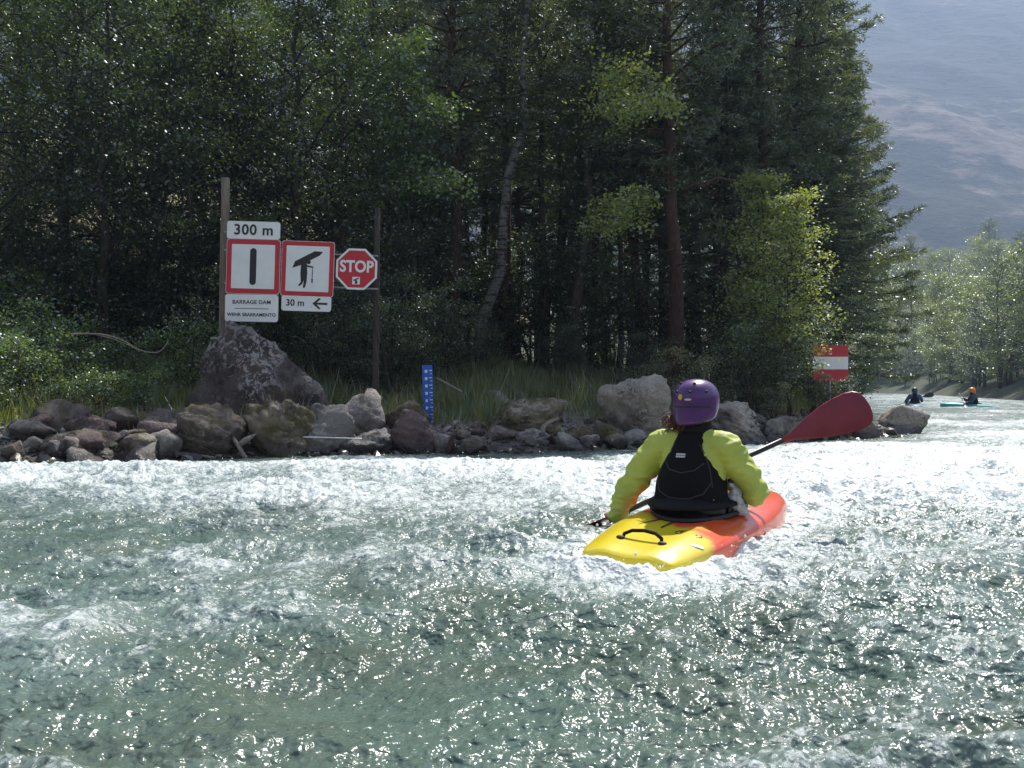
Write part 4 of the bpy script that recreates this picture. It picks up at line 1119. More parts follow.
# ------------------------------------------------------------------ red, white and red board on the right
c = P(830.5, 363, 16.6); zb = gz(c.x, 16.6)
g = empty('channel_board', (c.x, 16.66, zb)); tag(g, 'square board striped red, white and red, half behind the willow bush', 'sign board')
S_ = 35 / FPX * 16.6
mb = MB(); mb.box((0, -.055, c.z - zb), (S_ / 2, .009, S_ / 2)); o = mb.build('board', M['sign_red'], g)
mb = MB(); mb.box((0, -.066, c.z - zb), (S_ / 2 - .001, .002, S_ / 6 + .008)); mb.build('white_stripe', M['sign_white'], g)
mb = MB(); mb.tube([(0, 0, -.3), (0, 0, c.z - zb + S_ * .45)], .03, 8); mb.build('pole', M['galvanised'], g, smooth=True)

# ------------------------------------------------------------------ the blue river gauge
a = P(429.5, 428, 12.9); zb = gz(a.x, 12.9)
g = empty('river_gauge', (a.x, 12.9, zb)); tag(g, 'narrow bright blue water level gauge with white marks, standing among the rocks', 'gauge')
H_ = P(0, 365, 12.9).z - zb
W_ = .145
mb = MB(); mb.box((-.01, 0, H_ / 2 - .1), (W_ / 2, .010, H_ / 2 + .1)); mb.build('gauge_board', M['blue_paint'], g).rotation_euler = (0, R(1.6) * -1, 0)
mb = MB(); mb.tube([(0, .03, -.3), (-.02, .03, H_ - .05)], .022, 8); mb.build('pole', M['galvanised'], g, smooth=True)
mk = g
for k in range(8):
    z = H_ - .09 - k * .105
    xo = -.01 - (z - H_ / 2) * math.tan(R(1.6))
    mb = MB(); mb.box((xo - .030, -.0125, z), (.017, .0015, .020)); mb.box((xo + .035, -.0125, z + .012), (.022, .0015, .006)); mb.box((xo + .045, -.0125, z - .032), (.012, .0015, .005))
    mb.build('gauge_mark', M['white_paint'], g)

# ------------------------------------------------------------------ driftwood and a line between the rocks
def stick(pts, r0, r1, label, name='driftwood_stick', twigs=(), cat='driftwood', mat='deadwood', n=14):
    pts = [Vector(p) for p in pts]
    # smooth through the points
    out = []
    for i in range(len(pts) - 1):
        p0, p1, p2, p3 = pts[max(i-1, 0)], pts[i], pts[i+1], pts[min(i+2, len(pts)-1)]
        for k in range(5):
            t = k / 5
            out.append(.5 * ((2*p1) + (p2-p0)*t + (2*p0-5*p1+4*p2-p3)*t*t + (3*p1-p0-3*p2+p3)*t*t*t))
    out.append(pts[-1]); q = len(out)
    mb = MB(); mb.tube(out, [r0 + (r1 - r0) * i / (q - 1) for i in range(q)], 7)
    for tw in twigs: mb.tube([Vector(p) for p in tw], [r1 * 1.3] * (len(tw) - 1) + [r1 * .5], 5)
    o = mb.build(name, M[mat], smooth=True, loc=tuple(out[0]))
    return tag(o, label, cat)
stick([P(168, 342, 12.6), P(158, 352, 12.5), P(140, 350, 12.4), P(122, 340, 12.3), P(100, 334, 12.2), P(70, 334, 12.1)], .007, .012, 'pale dead branch arching over the undergrowth at left', 'dead_branch', cat='branch')
stick([P(140, 352, 12.5), P(128, 345, 12.4), P(110, 338, 12.3), P(92, 334, 12.2)], .005, .007, 'thin dead branch just under the pale arching one', 'dead_branch', cat='branch')
stick([P(228, 412, 11.0), P(229, 430, 10.95), P(236, 442, 10.9), P(247, 460, 10.8)], .016, .028, 'pale driftwood stick standing against the tan mossy boulder', twigs=([P(238, 446, 10.9), P(246, 440, 10.9), P(256, 434, 11.0)],))
stick([P(160, 443, 11.0), P(182, 443, 11.0), P(200, 450, 10.9), P(222, 457, 10.85)], .022, .030, 'long grey driftwood pole lying at the waterline in front of the brown boulder')
stick([P(156, 453, 10.8), P(180, 453, 10.8), P(215, 458, 10.7)], .012, .018, 'thin driftwood twig below the long grey pole')
stick([P(548, 438, 12.3), P(542, 432, 12.35), P(546, 424, 12.4), P(558, 418, 12.5)], .05, .03, 'short knobbly driftwood stump among the pale stones in mid bank', twigs=([P(556, 420, 12.5), P(552, 408, 12.5)],))
stick([P(449, 452, 11.6), P(451, 444, 11.6), P(453, 437, 11.6), P(458, 434, 11.6)], .045, .022, 'small dark broken stub rising from a reddish stone by the gauge', 'broken_stub', cat='driftwood', mat='bark_pine')
boulder(440, 460, 440, 458, 11.7, 'rock_red', 'small reddish stone with a dark broken stub behind it', 401, level=3, name='stone')
stick([P(303, 437, 11.1), P(330, 437.6, 11.1), P(362, 438.6, 11.2)], .006, .006, 'taut pale line strung low between two rocks at the waterline', 'mooring_line', cat='line', mat='white_paint')
stick([P(436, 378, 13.8), P(448, 384, 13.6), P(462, 392, 13.5)], .012, .018, 'thin dead stick leaning in the grass right of the gauge', 'dead_branch', cat='branch')
stick([P(735, 181, 16.0), P(716, 178, 16.1), P(704, 186, 16.2), P(697, 184, 16.3), P(683, 190, 16.6)], .016, .035, 'bent bare bough sticking out right of the red-barked pine', 'dead_branch', cat='branch', mat='bark_pine')

# ------------------------------------------------------------------ kayaks
def kayak_color(name, yellow, orange, split):
    m, nt, b = newmat(name)
    v = coords(nt); sx = N(nt, 'ShaderNodeSeparateXYZ'); nt.links.new(v, sx.inputs[0])
    n = noise(nt, 3.2, 4, .55, v, 1.2)
    f = mth(nt, 'ADD', mth(nt, 'MULTIPLY', sx.outputs['Y'], 1.4), mth(nt, 'ADD', mth(nt, 'MULTIPLY', sx.outputs['X'], .8), mth(nt, 'MULTIPLY', n, .8)))
    col = ramp(nt, mth(nt, 'ADD', mth(nt, 'MULTIPLY', f, .5), .5), [(split - .03, yellow), (split + .03, orange)])
    col = mix(nt, ramp(nt, mth(nt, 'ADD', sx.outputs['Y'], mth(nt, 'MULTIPLY', n, .2)), [(0.0, 0.), (1.0, 0.)]), col, yellow)
    tip = mth(nt, 'SUBTRACT', mth(nt, 'ADD', sx.outputs['Y'], mth(nt, 'MULTIPLY', n, .15)), 1.0)
    col = mix(nt, ramp(nt, mth(nt, 'MULTIPLY', tip, 3.0), [(.35, 0.), (.5, 1.)]), col, yellow)
    sc2 = noise(nt, 60, 4, .7, v)
    nt.links.new(mix(nt, mth(nt, 'MULTIPLY', ramp(nt, mth(nt, 'ADD', mth(nt, 'MULTIPLY', sc2, .6), mth(nt, 'MULTIPLY', noise(nt, 1.0, 5, .7, coords(nt, 'Object', (40, 4, 20))), .4)), [(.52, 0.), (.66, 1.)]), .35), col, (.42, .36, .26)), b.inputs['Base Color'])
    b.inputs['Roughness'].default_value = .28; b.inputs['Coat Weight'].default_value = .4; b.inputs['Coat Roughness'].default_value = .12
    nt.links.new(bump(nt, sc2, .08, .004), b.inputs['Normal'])
    return m
M['kayak'] = kayak_color('kayak_plastic', (0.72, 0.56, 0.012), (0.78, 0.085, 0.018), .51)
M['teal'] = simple('teal_plastic', (0.05, 0.42, 0.42), .3, .1)
M['dull_blue'] = simple('dull_blue_plastic', (0.10, 0.17, 0.28), .35, .1)
M['black'] = simple('black_webbing', (0.016, 0.016, 0.018), .65, .3, 60)
M['vest'] = simple('vest_fabric', (0.008, 0.008, 0.009), .9, .25, 90, bmp=.3, spec=.15)
M['neoprene'] = simple('neoprene', (0.010, 0.010, 0.011), .8, .2, 40, bmp=.2, spec=.2)
M['vest_trim'] = simple('vest_trim', (0.025, 0.026, 0.03), .6, .1)
M['silver_print'] = simple('silver_print', (.5, .5, .5), .4, .1)
M['shell_grey'] = simple('clear_grey_plastic', (0.45, 0.46, 0.47), .15, .5, 34, bmp=1.0)
M['skin'] = simple('skin', (0.52, 0.30, 0.22), .5, .08, 12)
M['shaft'] = simple('shaft', (0.02, 0.02, 0.022), .35, .1)
m, nt, b = newmat('blade'); v = coords(nt); n_ = noise(nt, 9, 4, .6, v)
nt.links.new(ramp(nt, n_, [(.3, (0.16, 0.012, 0.028)), (.7, (0.23, 0.020, 0.040))]), b.inputs['Base Color']); b.inputs['Roughness'].default_value = .38; M['blade'] = m
m, nt, b = newmat('helmet'); v = coords(nt); n_ = noise(nt, 26, 6, .7, v)
nt.links.new(ramp(nt, n_, [(.35, (0.060, 0.012, 0.105)), (.62, (0.085, 0.018, 0.150)), (.8, (0.16, 0.07, 0.22))]), b.inputs['Base Color']); b.inputs['Roughness'].default_value = .33; b.inputs['Coat Weight'].default_value = .3; M['helmet'] = m
m, nt, b = newmat('jacket'); v = coords(nt); n_ = noise(nt, 6, 5, .6, v); n2_ = noise(nt, 120, 3, .6, v)
nt.links.new(ramp(nt, n_, [(.3, (0.38, 0.45, 0.07)), (.7, (0.50, 0.56, 0.11))]), b.inputs['Base Color']); b.inputs['Roughness'].default_value = .62
nt.links.new(bump(nt, n2_, .15, .002, bump(nt, n_, .35, .02)), b.inputs['Normal']); M['jacket'] = m
m, nt, b = newmat('hair'); v = coords(nt, 'Object', (1, 1, 1)); n_ = noise(nt, 60, 3, .6, v)
nt.links.new(ramp(nt, n_, [(.3, (0.045, 0.012, 0.008)), (.7, (0.16, 0.045, 0.022))]), b.inputs['Base Color']); b.inputs['Roughness'].default_value = .45; M['hair'] = m

def kayak(name, loc, rz, mat, label, main=False, pitch=0.0, roll=0.0):
    k = empty(name, loc, rz); k.rotation_euler = (pitch, roll, rz)
    # s along the boat, half width, deck height at the centre, edge (seam) height, bottom
    st = [(-.84, .185, .090, .070, .030), (-.82, .225, .108, .078, -.010), (-.75, .250, .128, .085, -.060), (-.60, .275, .155, .098, -.10), (-.40, .310, .182, .112, -.125), (-.15, .330, .205, .130, -.14), (.15, .332, .225, .145, -.14),
          (.42, .325, .252, .155, -.135), (.68, .300, .268, .168, -.115), (.92, .255, .268, .180, -.075), (1.10, .195, .255, .190, -.01), (1.22, .120, .240, .200, .07), (1.27, .045, .228, .205, .15)]
    rr_ = []
    q = np.linspace(0, 1, 45)
    S = np.array(st); Q = [np.interp(q, np.linspace(0, 1, len(st)), S[:, i]) for i in range(5)]
    for i in range(45):
        y, w, zd, ze, zb_ = [c[i] for c in Q]
        loop = []
        for a in np.linspace(0, math.pi, 15):      # deck, right to left
            ca, sa = math.cos(a), math.sin(a)
            x = w * np.sign(ca) * abs(ca) ** .75; z = ze + (zd - ze) * abs(sa) ** .85
            z += .012 * math.exp(-((abs(x) - w * .55) / .05) ** 2) * (-.10 < -(y + .15)) # deck ridges
            loop.append((x, y, z))
        for a in np.linspace(0, math.pi, 13)[1:-1]:  # hull, left to right, with a chine
            ca, sa = math.cos(a), math.sin(a)
            x = -w * .985 * np.sign(ca) * abs(ca) ** .45; z = ze - .008 - (ze - zb_) * abs(sa) ** .6
            loop.append((x, y, z))
        rr_.append(loop)
    mb = MB(); mb.rings(rr_)
    o = mb.build('hull', mat, k, smooth=True)
    mb = MB()
    rim = [(.215 * math.cos(a), .12 + .40 * math.sin(a) + .0, .232 + .03 * math.sin(a)) for a in np.linspace(0, 2 * math.pi, 33)]
    mb.tube(rim, .014, 6, cap=False); mb.build('cockpit_rim', M['black'], k, smooth=True)
    if main:
        mb = MB(); c = [(-.10, -.655, .141), (-.095, -.645, .166), (-.06, -.635, .184), (0, -.63, .191), (.06, -.635, .186), (.095, -.645, .168), (.10, -.655, .143)]
        mb.tube(c, .009, 8); mb.build('grab_handle', M['neoprene'], k, smooth=True)
        for x in (-.105, .108):
            mb = MB(); mb.ball((x, -.665, .150), (.022, .018, .010), 12, 6); mb.build('handle_fitting', M['black'], k, smooth=True)
        for x0, y0, x1, y1 in ((-.125, -.42, -.07, -.27), (.0, -.42, .01, -.27), (-.20, -.44, -.17, -.33)):
            def dz(x, y):
                w = np.interp(y, S[:, 0], S[:, 1]); zd = np.interp(y, S[:, 0], S[:, 2]); ze = np.interp(y, S[:, 0], S[:, 3])
                ca = (abs(x) / w) ** (1 / .75); return ze + (zd - ze) * (1 - ca * ca) ** .425
            mb = MB(); mb.tube([(x0 + (x1 - x0) * t, y0 + (y1 - y0) * t, dz(x0 + (x1 - x0) * t, y0 + (y1 - y0) * t) + .0) for t in np.linspace(0, 1, 6)], .006, 6); mb.build('deck_groove', M['black'], k, smooth=True)
        # oval badge and a silver sticker on the stern deck
        def decal(cx, cy, rx, ry, rot, mat_, nm, h=.004, ring=None):
            mb = MB(); pts = []
            for a in np.linspace(0, 2 * math.pi, 29)[:-1]:
                x, y = rx * math.cos(a), ry * math.sin(a); x, y = x * math.cos(rot) - y * math.sin(rot), x * math.sin(rot) + y * math.cos(rot)
                pts.append((cx + x, cy + y))
            if ring:
                mb.tube([(x, y, dz(x, y) + h) for x, y in pts] + [(pts[0][0], pts[0][1], dz(*pts[0]) + h)], ring, 5, cap=False)
            else:
                mb.add([(x, y, dz(x, y) + h) for x, y in pts] + [(cx, cy, dz(cx, cy) + h)], [(i, (i + 1) % 28, 28) for i in range(28)])
            return mb.build(nm, mat_, k, smooth=True)
        M['badge'] = simple('badge', (.55, .38, .03), .4, .1)
        decal(.155, -.455, .062, .034, R(10), M['badge'], 'oval_badge'); decal(.155, -.455, .064, .036, R(10), M['sign_black'], 'badge_ring', .005, .0025)
        decal(.155, -.455, .040, .016, R(10), M['sign_black'], 'badge_print', .006, .003)
        decal(.235, -.56, .036, .016, R(25), M['silver_print'], 'sticker')
        # seat back and the grey clear shell beside the hip
        mb = MB(); mb.ball((0, -.17, .20), (.17, .035, .06), 18, 8); mb.build('backrest', M['neoprene'], k, smooth=True)
    return tag(k, label, 'kayak')

KZ = -.035
kay = kayak('kayak', (KX, KY, KZ), KH, M['kayak'], 'yellow and orange whitewater kayak in the churning water, stern toward the viewer', True, pitch=R(-0.9), roll=R(3.0))

# ------------------------------------------------------------------ people
def ell_ring(c, rx, ry, n=20, p=1.0, rot=0.0, tilt=0.0):
    """superellipse ring lying roughly level round c"""
    o = []
    for k in range(n):
        a = 2 * math.pi * k / n; ca, sa = math.cos(a), math.sin(a)
        x = rx * np.sign(ca) * abs(ca) ** p; y = ry * np.sign(sa) * abs(sa) ** p
        o.append((c[0] + x * math.cos(rot) - y * math.sin(rot), c[1] + x * math.sin(rot) + y * math.cos(rot), c[2] + tilt * y))
    return o
def chain(mb, pts, rads, n=12):
    """a limb: tapered tube with round ends"""
    out = []; rr2 = []
    pts = [np.array(p, float) for p in pts]
    for i in range(len(pts) - 1):
        for t in np.linspace(0, 1, 5)[:-1]:
            out.append(pts[i] * (1 - t) + pts[i + 1] * t); rr2.append(rads[i] * (1 - t) + rads[i + 1] * t)
    out.append(pts[-1]); rr2.append(rads[-1])
    mb.tube([tuple(p) for p in out], rr2, n)
    for p, r in zip(pts, rads): mb.ball(p, r, 12, 8)

def hand(mb, wrist, grip, axis, back, s=1.0):
    """palm behind the shaft and four fingers and a thumb closed round it. axis: shaft direction (toward the thumb), back: from grip toward the wrist"""
    g = np.array(grip, float); ax = np.array(axis, float); ax /= np.linalg.norm(ax)
    bk = np.array(wrist, float) - g; bk -= ax * bk.dot(ax); bk /= np.linalg.norm(bk)
    up = np.cross(ax, bk)
    if up[2] < 0: up = -up
    knuck = g + bk * .012 + up * .030
    w = np.array(wrist, float)
    # palm: from the wrist to the knuckles, broad along the shaft
    for t in np.linspace(0, 1, 6):
        c = w * (1 - t) + (knuck + bk * .02) * t
        for u in (-.028, -.010, .010, .028):
            mb.ball(c + ax * u * (0.55 + .45 * t), (.0155, .0155, .0155), 8, 6)
    for i, (u, L, r) in enumerate(((.033, .95, .0092), (.011, 1.05, .0096), (-.011, 1.0, .0092), (-.032, .80, .0082))):
        b0 = knuck + ax * u + bk * .015
        R0 = .027
        pts = [b0]
        for a in (95, 50, 5, -40, -80 if L > .9 else -62):
            pts.append(g + ax * u + up * math.sin(R(a)) * R0 + (-bk) * math.cos(R(a)) * R0)
        mb.tube([tuple(p) for p in pts], [r * s, r * s, r * .97 * s, r * .92 * s, r * .88 * s, r * .7 * s], 8)
        mb.ball(pts[-1], r * .75, 8, 6)
    tp = [w * .45 + knuck * .55 + ax * .030, g + ax * .050 + bk * .022 + up * .004, g + ax * .052 - up * .022 + bk * .006, g + ax * .040 - up * .026 - bk * .018]
    mb.tube([tuple(p) for p in tp], [.0135, .0120, .0105, .0080], 8); mb.ball(tp[-1], .0085, 8, 6)

def person(loc, rz, label, colors, pose, detail=1.0, sink=0.0):
    """seated paddler; coordinates: x to the right, y forward, z up from the water line under the hips"""
    vx = .0065 / detail
    hx, hy, hz = pose['head']; yaw = pose.get('yaw', 0.0)
    nb = pose['neck']; ch = pose['chest']; hp = (0, 0, .10)
    def H(x, y, z):      # head space
        c, s = math.cos(yaw), math.sin(yaw)
        return (hx + x * c - y * s, hy + x * s + y * c, hz + z)
    mb = MB()
    nbv, chv, hpv = np.array(nb), np.array(ch), np.array(hp)
    wst = hpv * .5 + chv * .5
    mb.rings([ell_ring(hpv - (0, 0, .06), .13, .10), ell_ring(hpv, .17, .12), ell_ring(hpv + (0, .005, .08), .155, .11), ell_ring(wst, .13, .095), ell_ring(chv, .15, .11), ell_ring(chv * .5 + nbv * .5 + (0, 0, .0), .155, .10), ell_ring(nbv - (0, 0, .055), .115, .08), ell_ring(nbv - (0, 0, .02), .06, .06)])
    chain(mb, [nbv - (0, 0, .05), nbv, H(0, -.015, -.04)], [.062, .052, .050])
    # head: skull, jaw, nose, lips, ears, brow
    mb.ball(H(0, -.012, .035), (.074, .092, .085), 20, 14)
    mb.ball(H(0, .022, -.035), (.055, .060, .062), 18, 12)
    mb.ball(H(0, .055, -.078), (.024, .020, .018), 12, 8)
    chain(mb, [H(0, .082, .012), H(0, .100, -.018), H(0, .098, -.026)], [.008, .012, .011])
    mb.ball(H(-.010, .092, -.027), .008, 8, 6); mb.ball(H(.010, .092, -.027), .008, 8, 6)
    mb.ball(H(0, .083, -.050), (.022, .008, .0055), 12, 6); mb.ball(H(0, .080, -.059), (.019, .009, .006), 12, 6)
    mb.ball(H(-.030, .070, .022), (.022, .012, .008), 10, 6); mb.ball(H(.030, .070, .022), (.022, .012, .008), 10, 6)
    for s in (-1, 1): mb.ball(H(.073 * s, -.012, -.008), (.010, .018, .030), 10, 8)
    # legs inside the boat
    for s in (-1, 1):
        chain(mb, [(.085 * s, .03, .06), (.19 * s, .40, .16 - sink), (.10 * s, .78, .03)], [.080, .056, .040])
        chain(mb, [(.10 * s, .78, .03), (.11 * s, .86, .10)], [.036, .026])
    arms = pose['arms']
    for key in ('L', 'R'):
        sh, el, wr, gr, axs = arms[key]
        chain(mb, [np.array(nb) * .6 + np.array(sh) * .4 - (0, 0, .03), sh, el, wr], [.055, .052, .040, .026])
        hand(mb, wr, gr, axs, None)
    body = remeshed(mb, 'person', M['skin'], None, vx, 3, loc=(0, 0, 0), factor=.4)
    body.location = loc; body.rotation_euler = (0, 0, rz)
    tag(body, label, 'person')
    # jacket
    mb = MB()
    mb.rings([ell_ring(hpv + (0, 0, -.01), .175, .135), ell_ring(hpv + (0, .0, .07), .185, .14), ell_ring(wst, .165, .125), ell_ring(chv, .178, .132), ell_ring(chv * .5 + nbv * .5, .178, .122), ell_ring(nbv - (0, 0, .055), .14, .098), ell_ring(nbv - (0, 0, .01), .072, .072), ell_ring(nbv + (0, 0, .012), .062, .064)])
    for key in ('L', 'R'):
        sh, el, wr, gr, axs = arms[key]; sh, el, wr = map(np.array, (sh, el, wr))
        mid = sh * .5 + el * .5; m2 = el * .5 + wr * .5
        chain(mb, [nbv * .6 + sh * .4 - (0, 0, .03), sh, mid, el, m2, wr], [.072, .079, .071, .064, .056, .040], 16)
    def wrinkle(co, nn):
        arm = np.clip((np.abs(co[:, 0]) - .14) * 8, 0, 1)
        w = fbm(co[:, 0] * 9, co[:, 1] * 9, co[:, 2] * 15, 3) * .5 + (1 - 2.2 * np.abs(pn(co[:, 0] * 7 + 3, co[:, 1] * 7, co[:, 2] * 17)))
        w2 = 1 - 2.4 * np.abs(pn(co[:, 0] * 14, co[:, 1] * 14 + 7, co[:, 2] * 26))
        return co + nn * (.011 * w * (.45 + .9 * arm) + .0028 * w2)[:, None]
    jk = remeshed(mb, 'jacket', colors['jacket'], body, vx * 1.05, 5, post=wrinkle)
    # buoyancy vest
    mb = MB()
    bx = lambda z: np.interp(z, [hp[2] + .04, ch[2], nb[2]], [0, 1, 2])
    def cen(z):
        t = (z - hp[2]) / (nb[2] - hp[2]); return hpv * (1 - t) + nbv * t
    levels = [(.135, .192, .160), (.18, .198, .170), (.26, .192, .172), (.34, .184, .170), (.41, .165, .165), (.47, .135, .150), (.52, .108, .132), (.57, .090, .108), (.605, .082, .092)]
    k_ = (nb[2] - .015) / .605
    mb.rings([ell_ring(cen(z * k_) + (0, -.012, 0) - (0, 0, cen(z * k_)[2] - z * k_), w, d, 28, .85) for z, w, d in levels])
    ve = remeshed(mb, 'buoyancy_vest', colors['vest'], body, vx * 1.1, 5, post=lambda co, nn: co + nn * (.003 * (1 - 2 * np.abs(pn(co[:, 0] * 8, co[:, 1] * 8, co[:, 2] * 9))))[:, None])
    # neck gasket
    mb = MB(); mb.rings([ell_ring(nbv + (0, 0, -.03), .100, .095, 20), ell_ring(nbv + (0, .004, .02), .092, .090, 20), ell_ring(nbv + (0, .010, .062), .080, .084, 20), ell_ring(np.array(H(0, -.02, -.03)), .070, .078, 20)])
    mb.build('neck_gasket', M['neoprene'], body, smooth=True)
    # spray skirt
    mb = MB(); mb.rings([ell_ring((0, .12, .222), .235, .42, 32), ell_ring((0, .12, .240), .232, .41, 32), ell_ring((0, .05, .250), .20, .25, 32), ell_ring((0, 0, .275), .185, .15, 32), ell_ring((0, 0, .305), .182, .148, 32)])
    mb.build('spray_skirt', M['neoprene'], body, smooth=True)
    # helmet
    mb = MB(); rr_ = []
    for i in range(15):
        a = -.62 + (math.pi / 2 + .62) * i / 14 * .995
        ring = []
        for k in range(28):
            t = 2 * math.pi * k / 28; c, s = math.cos(t), math.sin(t)
            lower = max(0.0, -a) * (.10 + .07 * max(0, -s))
            ring.append(H(.121 * math.cos(a * (1 if a > 0 else .55)) ** .85 * c, -.012 + .142 * math.cos(a * (1 if a > 0 else .55)) ** .85 * s, .028 + .106 * math.sin(a) * (1 if a > 0 else 1.0) - lower + (.11 * max(0, s) * min(1, -a / .4) if a < 0 else 0)))
        rr_.append(ring)
    mb.rings(rr_)
    he = mb.build('helmet', colors['helmet'], body, smooth=True)
    md = he.modifiers.new('s', 'SUBSURF'); md.levels = 1; md.render_levels = 1
    if detail >= 1:
        def on_h(t, a, o=.0):
            c, s = math.cos(t), math.sin(t); return H((.119 + o) * math.cos(a) ** .85 * c, -.012 + (.142 + o) * math.cos(a) ** .85 * s, .038 + (.098 + o) * math.sin(a))
        for t, a in ((R(-70), .28), (R(-112), .28), (R(-28), .30), (R(-152), .30), (R(-60), .85), (R(-120), .85)):
            mb = MB(); mb.ball(on_h(t, a, -.003), (.009, .009, .007), 10, 6); mb.build('vent', M['black'], he, smooth=True)
        mb = MB(); mb.tube([on_h(t, -.50, .012) for t in np.linspace(R(-170), R(-10), 22)], .005, 6); mb.build('rim', M['sign_black'], he, smooth=True)
        mb = MB(); mb.ball(on_h(R(-96), -.02, -.001), (.012, .004, .016), 12, 8); mb.build('sticker', M['badge'], he, smooth=True)
        mb = MB(); mb.ball(on_h(R(-75), -.15, 0), (.020, .004, .006), 12, 8); mb.build('size_label', M['silver_print'], he, smooth=True)
        for s in (-1, 1):
            mb = MB(); mb.tube([H(.088 * s, .01, -.02), H(.078 * s, .03, -.06), H(.03 * s, .06, -.10), H(0, .062, -.104)], .006, 6); mb.build('chin_strap', M['black'], he, smooth=True)
            mb = MB(); mb.ball(H(.031 * s, .078, .005), (.012, .010, .008), 10, 8); e = mb.build('eye', M['white_paint'], body, smooth=True)
            mb = MB(); mb.ball(H(.031 * s, .0865, .005), (.0055, .003, .0055), 8, 6); mb.build('iris', M['sign_black'], e, smooth=True)
        # hair, gathered low on the left and blown out
        rs = np.random.RandomState(9); mb = MB()
        for i in range(150):
            p0 = np.array(H(rs.uniform(-.06, .03), -.085 + rs.uniform(-.01, .02), -.055 + rs.uniform(-.02, .02)))
            end = p0 + np.array([rs.uniform(-.13, -.03), rs.uniform(-.05, .03), rs.uniform(-.11, -.02)])
            f = rs.uniform(25, 45); ph = rs.uniform(0, 6); n = 12; pts = []
            for j in range(n):
                t = j / (n - 1); p = p0 * (1 - t) + end * t
                pts.append(tuple(p + np.array([math.sin(t * f * .35 + ph), math.cos(t * f * .4 + ph), math.sin(t * f * .3 + ph * 2)]) * .009 * min(1, t * 3)))
            mb.tube(pts, [.0022] * (n - 1) + [.001], 4)
        mb.build('hair', M['hair'], body, smooth=True, fix=False)
        # details of the vest
        yb = lambda z: cen(z * k_)[1] - .012 - np.interp(z, [l[0] for l in levels], [l[2] for l in levels]) - .003
        wb = lambda z: np.interp(z, [l[0] for l in levels], [l[1] for l in levels])
        def sp(x, z):  # a point on the vest's back
            f = min(.98, abs(x) / wb(z)); p = .85
            ca = f ** (1 / p); sa = (1 - ca * ca) ** .5
            d = np.interp(z, [l[0] for l in levels], [l[2] for l in levels])
            return (x, cen(z * k_)[1] - .012 - d * sa ** p - .004, z * k_)
        for pts in ([(-.105, .455), (-.07, .42), (0, .405), (.07, .42), (.105, .455)], [(-.15, .36), (-.12, .30), (-.06, .275), (0, .27), (.06, .275), (.12, .30), (.15, .36)], [(-.07, .55), (-.10, .50), (-.135, .42), (-.155, .33)], [(.07, .55), (.10, .50), (.135, .42), (.155, .33)]):
            mb = MB(); mb.tube([sp(*p) for p in pts], .0035, 6); mb.build('seam', M['vest_trim'], ve, smooth=True)
        mb = MB()
        for i, z in enumerate((.496, .484)): mb.add([sp(-.040, z), sp(-.014, z), sp(.012, z), sp(.012, z + .009), sp(-.014, z + .009), sp(-.040, z + .009)], [(0, 1, 4, 5), (1, 2, 3, 4)])
        lo = mb.build('back_print', M['silver_print'], ve); lo.location = (0, -.003, 0)
        mb = MB(); mb.tube([(x_ * 1.06, (y_ + .012) * 1.06 - .012, .205) for x_, y_, _ in ell_ring((cen(.2)[0], cen(.2)[1] - .012, .205), .197, .170, 28, .85)] , .014, 6, squash=(.4, 1.3)); mb.build('waist_strap', M['black'], ve, smooth=True)
        mb = MB(); mb.box((.155, cen(.26)[1] - .115, .25), (.005, .004, .018), Matrix.Rotation(R(20), 3, 'Y')); mb.build('strap_tab', M['badge'], ve)
        # cuffs
        for key in ('L', 'R'):
            sh, el, wr, gr, axs = arms[key]; wr = np.array(wr); d = wr - np.array(el); d /= np.linalg.norm(d)
            mb = MB(); mb.tube([tuple(wr - d * .035), tuple(wr + d * .02)], [.041, .034], 14); mb.build('cuff', M['neoprene'], jk, smooth=True)
    return body

def to_local(p):
    d = np.array([p[0] - KX, p[1] - KY]); c, s = math.cos(KH), math.sin(KH)
    return np.array([d[0] * c + d[1] * s, -d[0] * s + d[1] * c, p[2]])
PA = np.array([(583 - 512) / FPX * 5.32, 5.32, CAM_Z + (386 - 531) / FPX * 5.32])     # where the shaft meets the water on the left
PB = np.array([(867 - 512) / FPX * 4.97, 4.97, CAM_Z + (386 - 402) / FPX * 4.97])     # tip of the raised blade
pd = (PB - PA) / np.linalg.norm(PB - PA)
gR = PA + pd * .86; gL = PA + pd * .20
wR = gR + np.array([.02, -.075, -.035]); wL = gL + np.array([.01, -.08, .02])
lax = to_local(PA + pd) - to_local(PA)
arms = {'R': (np.array([.178, .05, .525]), np.array([.308, .160, .290]), to_local(wR), to_local(gR), -lax),
        'L': (np.array([-.178, .05, .530]), np.array([-.385, .06, .275]), to_local(wL), to_local(gL), lax)}
paddler = person((KX, KY, 0.0), KH, 'kayaker in lime green jacket, black vest and purple helmet, seen from behind',
    dict(jacket=M['jacket'], vest=M['vest'], helmet=M['helmet']), dict(head=(.0, .105, .755), neck=(0, .075, .61), chest=(0, .04, .40), yaw=R(-10), arms=arms))

